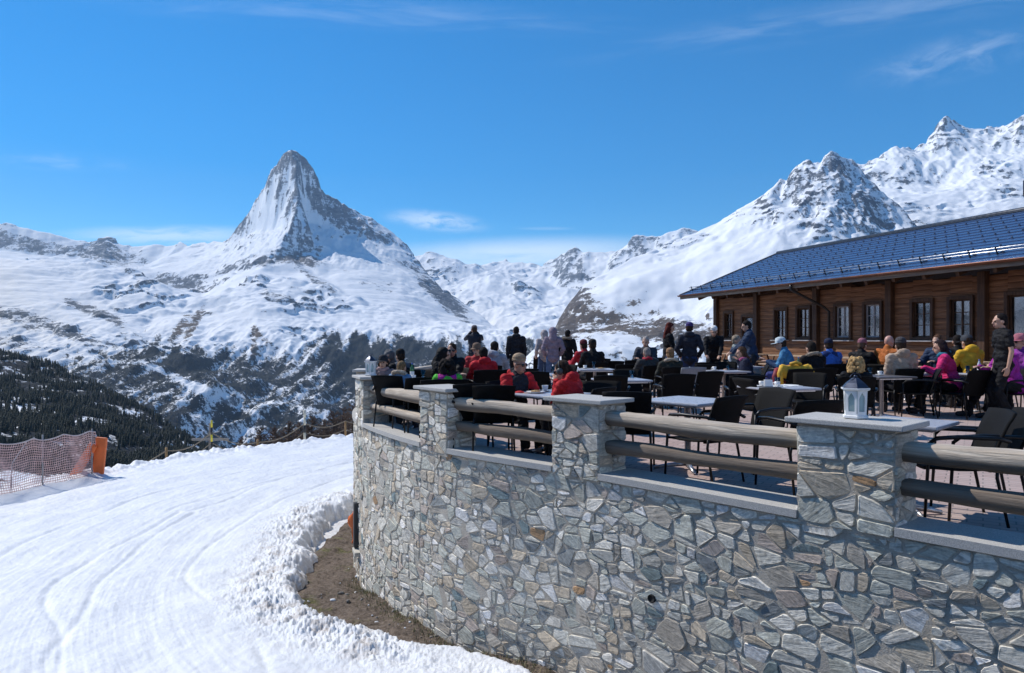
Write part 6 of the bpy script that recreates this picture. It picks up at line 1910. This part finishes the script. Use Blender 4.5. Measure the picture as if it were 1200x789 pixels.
m.build('ridge_cap', pmat('ridge_metal', (.045, .05, .06), .4, .5, var=.2), roof)
# snow hooks in rows and the two pipe snow guard above the eave
m = MB(); hr = random.Random(9)
for k in range(2, NC):
    if k % 2: continue
    n_ = int(LEN / .42)
    for i in range(n_):
        if hr.random() < .12: continue
        b = cp(.2 + i * .42 + (.21 if (k // 2) % 2 else 0), RUN * k / NC, ZE + RISE * k / NC) + nrm * .10
        m.box(b + nrm * .018, (.03, .05, .036), Matrix((DA, (DB * RUN + Vector((0, 0, RISE))).normalized(), nrm)).transposed())
o = m.build('snow_hooks', pmat('hook_metal', (.20, .21, .23), .35, .7), roof); o['kind'] = 'stuff'
m = MB(); q = RUN * 1.5 / NC; zz = RISE * 1.5 / NC
for h_ in (.09, .17): m.tube([cp(.1, q, ZE + zz) + nrm * (.1 + h_), cp(LEN - .1, q, ZE + zz) + nrm * (.1 + h_)], .016, 8)
m.build('snow_guard', pmat('galvanised', (.5, .52, .55), .3, .8), roof)
BRK = pmat('bracket_black', (.02, .02, .024), .4, .5); bro = None
for i in range(34):
    bb = cp(.3 + i * .8, q, ZE + zz) + nrm * .1
    if bro is None:
        b0 = bb; m = MB()
        m.box(bb + nrm * .1, (.03, .03, .22), Matrix((DA, (DB * RUN + Vector((0, 0, RISE))).normalized(), nrm)).transposed()); m.box(bb + (DB * RUN + Vector((0, 0, RISE))).normalized() * .125 + nrm * .012, (.03, .21, .02), Matrix((DA, (DB * RUN + Vector((0, 0, RISE))).normalized(), nrm)).transposed())
        bro = m.build('guard_bracket', BRK, roof)
    else:
        o = bro.copy(); o.location = bb - b0; COL.objects.link(o)
# black ventilation cowl at the right end of the ridge
m = MB(); b = cp(12.75, RUN - .2, ZE + RISE)
m.lathe([(.1, -.1), (.1, .42), (.12, .43)], b, 14); m.lathe([(.17, .45), (.19, .48), (.19, .95), (.15, 1.0), (.06, 1.06), (.0, 1.07)], b, 14); m.lathe([(.13, .43), (.13, .46)], b, 12)
m.build('vent_cowl', pmat('cowl_black', (.02, .022, .028), .4, .5), roof)
# long pale wooden tables with benches along the front of the chalet
BEN = wood_mat('bench_wood', (.26, .17, .10), (.42, .30, .2), (.55, .42, .3))
def bench_set(t_, label):
    o = empty('picnic_table', EC + DA * t_ + DB * (OVER - 1.35))
    o.rotation_euler = (0, 0, math.atan2(DA.y, DA.x))
    m = MB()
    for k in range(5): m.box((0, -.32 + k * .16, .76), (2.3, .145, .045), bev=.006)
    m.build('tabletop', BEN, o)
    for s_ in (-1, 1):
        m = MB(); m.box((0, s_ * .68, .45), (2.3, .26, .045), bev=.006); m.build('bench', BEN, o)
        m = MB(); m.tube([(s_ * .85, -.36, .74), (s_ * .85, -.62, .02)], .035, 6); m.tube([(s_ * .85, .36, .74), (s_ * .85, .62, .02)], .035, 6); m.box((s_ * .85, 0, .40), (.05, 1.5, .08)); m.build('trestle', TRIM, o)
    tag(o, label, 'picnic table', 'wooden tables along the chalet')
for t_, lab in ((5.2, 'wooden table and benches under the first pair of chalet windows'), (8.3, 'wooden table and benches by the chalet downpipe'), (11.4, 'wooden table and benches below the middle chalet windows'), (14.6, 'wooden table and benches below the right chalet windows')):
    bench_set(t_, lab)
# ------------------------------------------------------------------ beyond the snow slope: net, rope fence, bushes, forest
def at_ground(px, d_):
    x = (px - HX) / F * d_
    e = (EYE + 2.13) / ((np.interp(px, EDGEX, EDGEY) - HY) / F - .03)
    f_ = max(0, d_ - e)
    return Vector((x, d_, float(ground_z(d_)) + .1 - .3 * f_ ** 1.25))
# safety net
net = empty('safety_net', at_ground(60, 18.3)); tag(net, 'orange meshed safety net sagging between poles at the left snow edge', 'safety net')
NO = -Vector(net.location)
NETM = pmat('net_cord', (.62, .42, .39), .8, 0, var=.25, scale=5)
a, b = at_ground(-95, 16.0), at_ground(112, 21.2)
m = MB(); th = .017
NX, NZ = 92, 20; H_ = 1.36
def npnt(u, v):
    sag = .09 * abs(math.sin(u * math.pi * 5.2)) ** .8
    q = a.lerp(b, u); return q + Vector((.10 * math.sin(u * 17 + v * 3) * math.sin(v * 3.1), .07 * math.sin(u * 23 + v * 2), (H_ - .02 - sag) * v + .02)) + NO
for i in range(NX + 1): m.tube([npnt(i / NX, j / 6) for j in range(7)], th / 2, 4, cap=False)
for j in range(NZ + 1): m.tube([npnt(i / 46, j / NZ) for i in range(47)], th / 2, 4, cap=False)
m.build('mesh', NETM, net)
m = MB(); m.tube([npnt(i / 60, 1.0) + Vector((0, 0, .012)) for i in range(61)], .014, 6)
m.tube([npnt(.46, 0), npnt(.45, .3) + Vector((.0, .0, 0)), npnt(.47, .62), npnt(.53, .99)], .012, 6); m.tube([npnt(.30, .03), npnt(.29, .5), npnt(.31, 1)], .01, 6)
m.build('rope', pmat('rope_pale', (.55, .48, .47), .8), net)
OR = pmat('orange_pad', (.78, .17, .04), .55, 0, var=.12, scale=3, bump=.3, bscale=9)
m = MB(); e = b + Vector((.12, 0, 0)) + NO
m.box(e + Vector((0, 0, .56)), (.34, .08, 1.2), Matrix.Rotation(R(6), 3, 'Y'), bev=.03); m.box(e + Vector((-.42, -.1, .48)), (.26, .1, 1.15), Matrix.Rotation(R(32), 3, 'Y'), bev=.04)
o = m.build('end_pad', OR, net)
for k, u in enumerate((.22, .62, .97)):
    m = MB(); q = npnt(u, 0); m.tube([q + Vector((0, .04, -.3)), q + Vector((0, .05, H_ + .04))], .02, 8); m.build('pole', pmat('pole_grey', (.35, .33, .32), .5), net)

# marker posts and the rope fence along the edge of the slope
ROPE = pmat('fence_rope', (.24, .19, .13), .8)
pts_px = [(118, 23.2), (195, 25.4), (248, 27.6), (302, 29.6), (357, 31.2), (405, 33.0), (440, 34)]
fence = empty('rope_fence', at_ground(250, 27.6)); tag(fence, 'thin rope fence with yellow black and pale posts along the snow edge', 'fence')
FO = -Vector(fence.location)
tops = []
hs = [.25, .55, 1.35, .62, 1.7, 1.0, .95]
for k, (px_, d_) in enumerate(pts_px):
    g = at_ground(px_, d_); tops.append(g + Vector((0, 0, min(hs[k] * .8, .95) + (.2 if k > 3 else 0))))
    if k in (0, 6): continue
    m = MB()
    wd = .045
    if k == 2:
        for j in range(6): m.tube([g + FO + Vector((0, 0, -.2 + .27 * j)), g + FO + Vector((0, 0, .07 + .27 * j))], .036, 10, mi=j % 2)
    elif k == 4:
        for j in range(6): m.tube([g + FO + Vector((0, 0, -.2 + .32 * j)), g + FO + Vector((0, 0, .12 + .32 * j))], .05, 10, mi=2 if j % 3 else 0)
    else:
        m.tube([g + FO + Vector((0, 0, -.2)), g + FO + Vector((0, 0, hs[k]))], wd, 8, mi=3)
    m.build('post', [pmat('post_black', (.02, .02, .02), .5), pmat('post_yellow', (.75, .6, .05), .5), pmat('post_pale', (.6, .55, .42), .6), pmat('post_rust', (.35, .2, .08), .7)], fence)
m = MB(); rp = []
for p_, q_ in zip(tops[:-1], tops[1:]):
    for i in range(8): s_ = i / 8; rp.append(p_.lerp(q_, s_) + FO + Vector((0, 0, -.22 * math.sin(math.pi * s_))))
rp.append(tops[-1] + FO); m.tube(rp, .02, 6)
rp2 = [v + Vector((0, 0, -.38)) for v in rp[12:]]; m.tube(rp2, .014, 6); m.build('rope', ROPE, fence)
# the tall grey timber signpost with a cross arm beside the yellow black post
sp_ = empty('signpost', gp(246, 31.5, -4.5)); tag(sp_, 'grey wooden mast with one cross arm behind the yellow black post', 'post')
m = MB(); m.tube([(0, 0, 0), (.02, 0, 2.18)], [.075, .06], 8); m.build('mast', pmat('grey_timber', (.2, .175, .15), .85, 0, var=.3, stretch=(8, 8, 1)), sp_)
m = MB(); m.box((.05, -.09, 1.5), (1.6, .05, .11), bev=.006); m.build('cross_arm', pmat('grey_timber2', (.26, .235, .21), .85, 0, var=.3, stretch=(1, 8, 8)), sp_)

# leafless larches and scrub beyond the edge
TWIG = pmat('twigs', (.13, .088, .066), .9, 0, var=.4, scale=4)
BARK = pmat('bark', (.10, .07, .055), .9, 0, var=.3, scale=6)
def bare_tree(loc, h_, w_, seed, label):
    rd = random.Random(seed)
    o = empty('bare_larch', loc)
    m = MB(); pts = [Vector((0, 0, -1)), Vector((rd.uniform(-.1, .1), 0, h_ * .3)), Vector((rd.uniform(-.2, .2), 0, h_ * .65)), Vector((rd.uniform(-.15, .15), 0, h_))]
    m.tube(pts, [.09, .07, .045, .008], 7); m.build('trunk', BARK, o)
    m = MB()
    def br_(p, d, L, r_, lv):
        d = d.normalized(); q = p + d * L * .5 + Vector((rd.gauss(0, .06), rd.gauss(0, .06), rd.gauss(0, .03))) * L; e = p + d * L + Vector((0, 0, L * .12))
        m.tube([p, q, e], [r_, r_ * .7, r_ * .35], 4 if lv else 5, cap=False)
        if lv < 2:
            for _ in range(5 if lv == 0 else 4):
                s_ = rd.uniform(.25, 1); b = p.lerp(q, s_ * 2) if s_ < .5 else q.lerp(e, s_ * 2 - 1)
                br_(b, d + Vector((rd.gauss(0, .6), rd.gauss(0, .6), rd.gauss(.25, .4))), L * rd.uniform(.35, .6), r_ * .6, lv + 1)
    n_ = int(30 + h_ * 14)
    for k in range(n_):
        f_ = (k + rd.random()) / n_; z = h_ * (.06 + .92 * f_); a_ = rd.uniform(0, 6.28)
        L = w_ * (1 - f_ * .82) * rd.uniform(.6, 1.15)
        br_(Vector((0, 0, z)), Vector((math.cos(a_), math.sin(a_), rd.uniform(.0, .6))), L, .034, 0)
    m.build('crown', TWIG, o)
    tag(o, label, 'tree', 'leafless larches beyond the snow edge')
    return o
LAR = [(306, 41, 528, 502), (322, 44, 526, 500), (338, 42, 526, 494), (352, 47, 522, 496), (366, 43, 522, 488), (379, 46, 520, 492), (391, 42, 520, 482), (402, 46, 516, 478), (413, 41, 518, 474), (284, 42, 532, 512), (428, 45, 514, 470), (346, 38, 530, 508), (372, 38.5, 526, 504), (398, 38, 522, 500), (325, 37.5, 532, 514)]
LN = ['shorter brown leafless larch at the left end of the thicket', None]
for k, (px_, d_, yb, yt) in enumerate(LAR):
    zb = zpy(yb, d_) - .6; h_ = zpy(yt, d_) - zb
    bare_tree(gp(px_, d_, zb), h_, h_ * .42, 300 + k, 'brown leafless larch in the thicket beyond the snow edge')

# conifers: one mesh of stacked ragged boughs, copied over the near hillside
def conifer_arrays(seed, n=7, sides=7):
    rd = random.Random(seed); V, Fc = [], []
    def ring(z, r, k, drop): return [(r * math.cos(6.283 * i / k) * rd.uniform(.65, 1.25), r * math.sin(6.283 * i / k) * rd.uniform(.65, 1.25), z - drop * rd.uniform(.3, 1.4)) for i in range(k)]
    for j in range(n):
        f_ = j / n; z = .10 + .86 * f_; r = .17 * (1 - f_) ** .85 + .02
        b = len(V); V.append((0, 0, min(1.02, z + .23 * (1 - f_ * .35)))); V += ring(z, r, sides, .035)
        for i in range(sides): Fc.append((b, b + 1 + i, b + 1 + (i + 1) % sides))
    return np.array(V), np.array(Fc)
CONM = pmat('conifer_needles', (.020, .027, .017), .9, 0, var=.5, scale=.6)
CONV = [conifer_arrays(s) for s in range(4)]
CMESH = []
for V_, F_ in CONV:
    m = MB(); m.add([tuple(v) for v in V_], [tuple(f) for f in F_]); m.tube([(0, 0, -.1), (0, 0, .4)], [.016, .01], 5, 1)
    CMESH.append(m.mesh('conifer', [CONM, BARK]))
def sample(Tm, n, pxr, pyr, seed, dens, dmax):
    rs = np.random.RandomState(seed); PX, PY, X, Y, Z = (Tm[k].ravel() for k in ('PX', 'PY', 'X', 'Y', 'Z'))
    m = (PX > pxr[0]) & (PX < pxr[1]) & (PY > pyr[0]) & (PY < pyr[1]) & (Y < dmax)
    idx = np.where(m)[0]
    # even in the picture plane of the slope: weight by the ground area of every grid cell
    idx = idx[Y[idx] > 430] if dmax < 2000 else idx
    wgt = np.clip(dens(PX[idx], PY[idx], X[idx], Y[idx]), 0, None); wgt = wgt / wgt.sum()
    pick = rs.choice(idx, n, p=wgt, replace=True)
    s_ = rs.uniform(-.5, .5, (n, 2))
    return np.stack([X[pick] + s_[:, 0] * Y[pick] * .003, Y[pick] + s_[:, 1] * Y[pick] * .006, Z[pick]], -1), rs
def dens5(px, py, x, y):
    n_ = fbm(x / 45, y / 90, 4, 401); stripe = fbm(x / 22 + y / 160, y / 300, 3, 405)
    return sstep(-.35, .25, n_ * .7 + stripe * .8) * y * 1.0 + .05 * y
pts, rs = sample(T5, 11000, (-60, 330), (412, 585), 3, dens5, 1330)
order = np.argsort(pts[:, 1]); pts = pts[order]
hts = rs.uniform(5.5, 11.5, len(pts)) * (.72 + .28 * (pts[:, 1] / 1000))
vis = [i for i in range(len(pts)) if -20 < pts[i][0] / pts[i][1] * F + HX < 300 and HY - (pts[i][2] - EYE) / pts[i][1] * F < np.interp(pts[i][0] / pts[i][1] * F + HX, EDGEX, EDGEY) + 4]
first = set(vis[:290])
for i in sorted(first):
    o = bpy.data.objects.new('conifer', CMESH[i % 4]); COL.objects.link(o)
    o.location = pts[i] - np.array([0, 0, .3]); h_ = hts[i]; o.scale = (h_, h_, h_); o.rotation_euler = (0, 0, rs.uniform(0, 6))
    tag(o, 'dark green conifer on the snowy hillside behind the orange net', 'tree', 'conifers on the near hillside')
def forest_mesh(name, pts, hts, arr, mat_, seed):
    rs = np.random.RandomState(seed); VV, FF = [], []; b = 0
    for k, (p, h_) in enumerate(zip(pts, hts)):
        V_, F_ = arr[k % len(arr)]; a_ = rs.uniform(0, 6.28); c_, s_ = math.cos(a_), math.sin(a_)
        q = V_ @ np.array([[c_, s_, 0], [-s_, c_, 0], [0, 0, 1]]) * h_
        VV.append(q + p - np.array([0, 0, .3])); FF.append(F_ + b); b += len(V_)
    me = np_mesh(name, np.concatenate(VV), np.concatenate(FF), mat_, False)
    o = link(bpy.data.objects.new(name, me)); o['kind'] = 'stuff'
    return o
rest = [i for i in range(len(pts)) if i not in first]
forest_mesh('hillside_forest', pts[rest], hts[rest], [conifer_arrays(s, 5, 6) for s in range(3)], CONM, 5)
W1 = T1['wood']
def dens1(px, py, x, y):
    return 0 * px
idx = np.where((T1['wood'].ravel() > .30) & (T1['Y'].ravel() < 6200) & (T1['PX'].ravel() > 20))[0]
rs = np.random.RandomState(8)
wv = (T1['wood'].ravel()[idx] - .25) * T1['Y'].ravel()[idx] ** 1.0
pick = rs.choice(idx, 26000, p=wv / wv.sum())
fp = np.stack([T1[k].ravel()[pick] for k in ('X', 'Y', 'Z')], -1); fp[:, 0] += rs.uniform(-5, 5, len(fp)); fp[:, 1] += rs.uniform(-7, 7, len(fp))
forest_mesh('valley_forest', fp, rs.uniform(11, 21, len(fp)), [conifer_arrays(s, 2, 5) for s in range(3)], pmat('far_needles', (.018, .024, .02), .9, 0, var=.4, scale=.05), 6)
# crumpled orange pad with black rings hung at the foot of the wall where it turns away
o = empty('crash_pad', gp(419, 12.6, -2.35)); tag(o, 'crumpled orange crash pad with black rings hanging at the wall foot', 'crash pad')
m = MB()
rd = random.Random(2)
vs, fs = [], []
for j in range(13):
    z = j / 12
    for k in range(14):
        a_ = 6.283 * k / 14; r_ = (.12 + .05 * math.sin(3 * a_ + z * 5) + .03 * math.sin(7 * a_ - 9 * z)) * (1 - .45 * abs(z - .35) ** 1.2) * (1 if z < .75 else .62)
        vs.append((r_ * math.cos(a_) * .9 + .02 * math.sin(z * 8), r_ * math.sin(a_) * .7, .18 + z * .72))
for j in range(12):
    for k in range(14): fs.append((j * 14 + k, j * 14 + (k + 1) % 14, (j + 1) * 14 + (k + 1) % 14, (j + 1) * 14 + k))
fs.append(tuple(range(13, -1, -1))); fs.append(tuple(range(12 * 14, 13 * 14)))
m.add(vs, fs, 0, True); m.build('pad', OR, o)
for z in (.38, .52, .66):
    m = MB(); m.tube([(.055 + .045 * math.cos(a_), -.125, z + .05 * math.sin(a_)) for a_ in np.linspace(0, 6.283, 17)], .011, 6); m.build('ring', pmat('ring_black', (.02, .02, .02), .5), o)
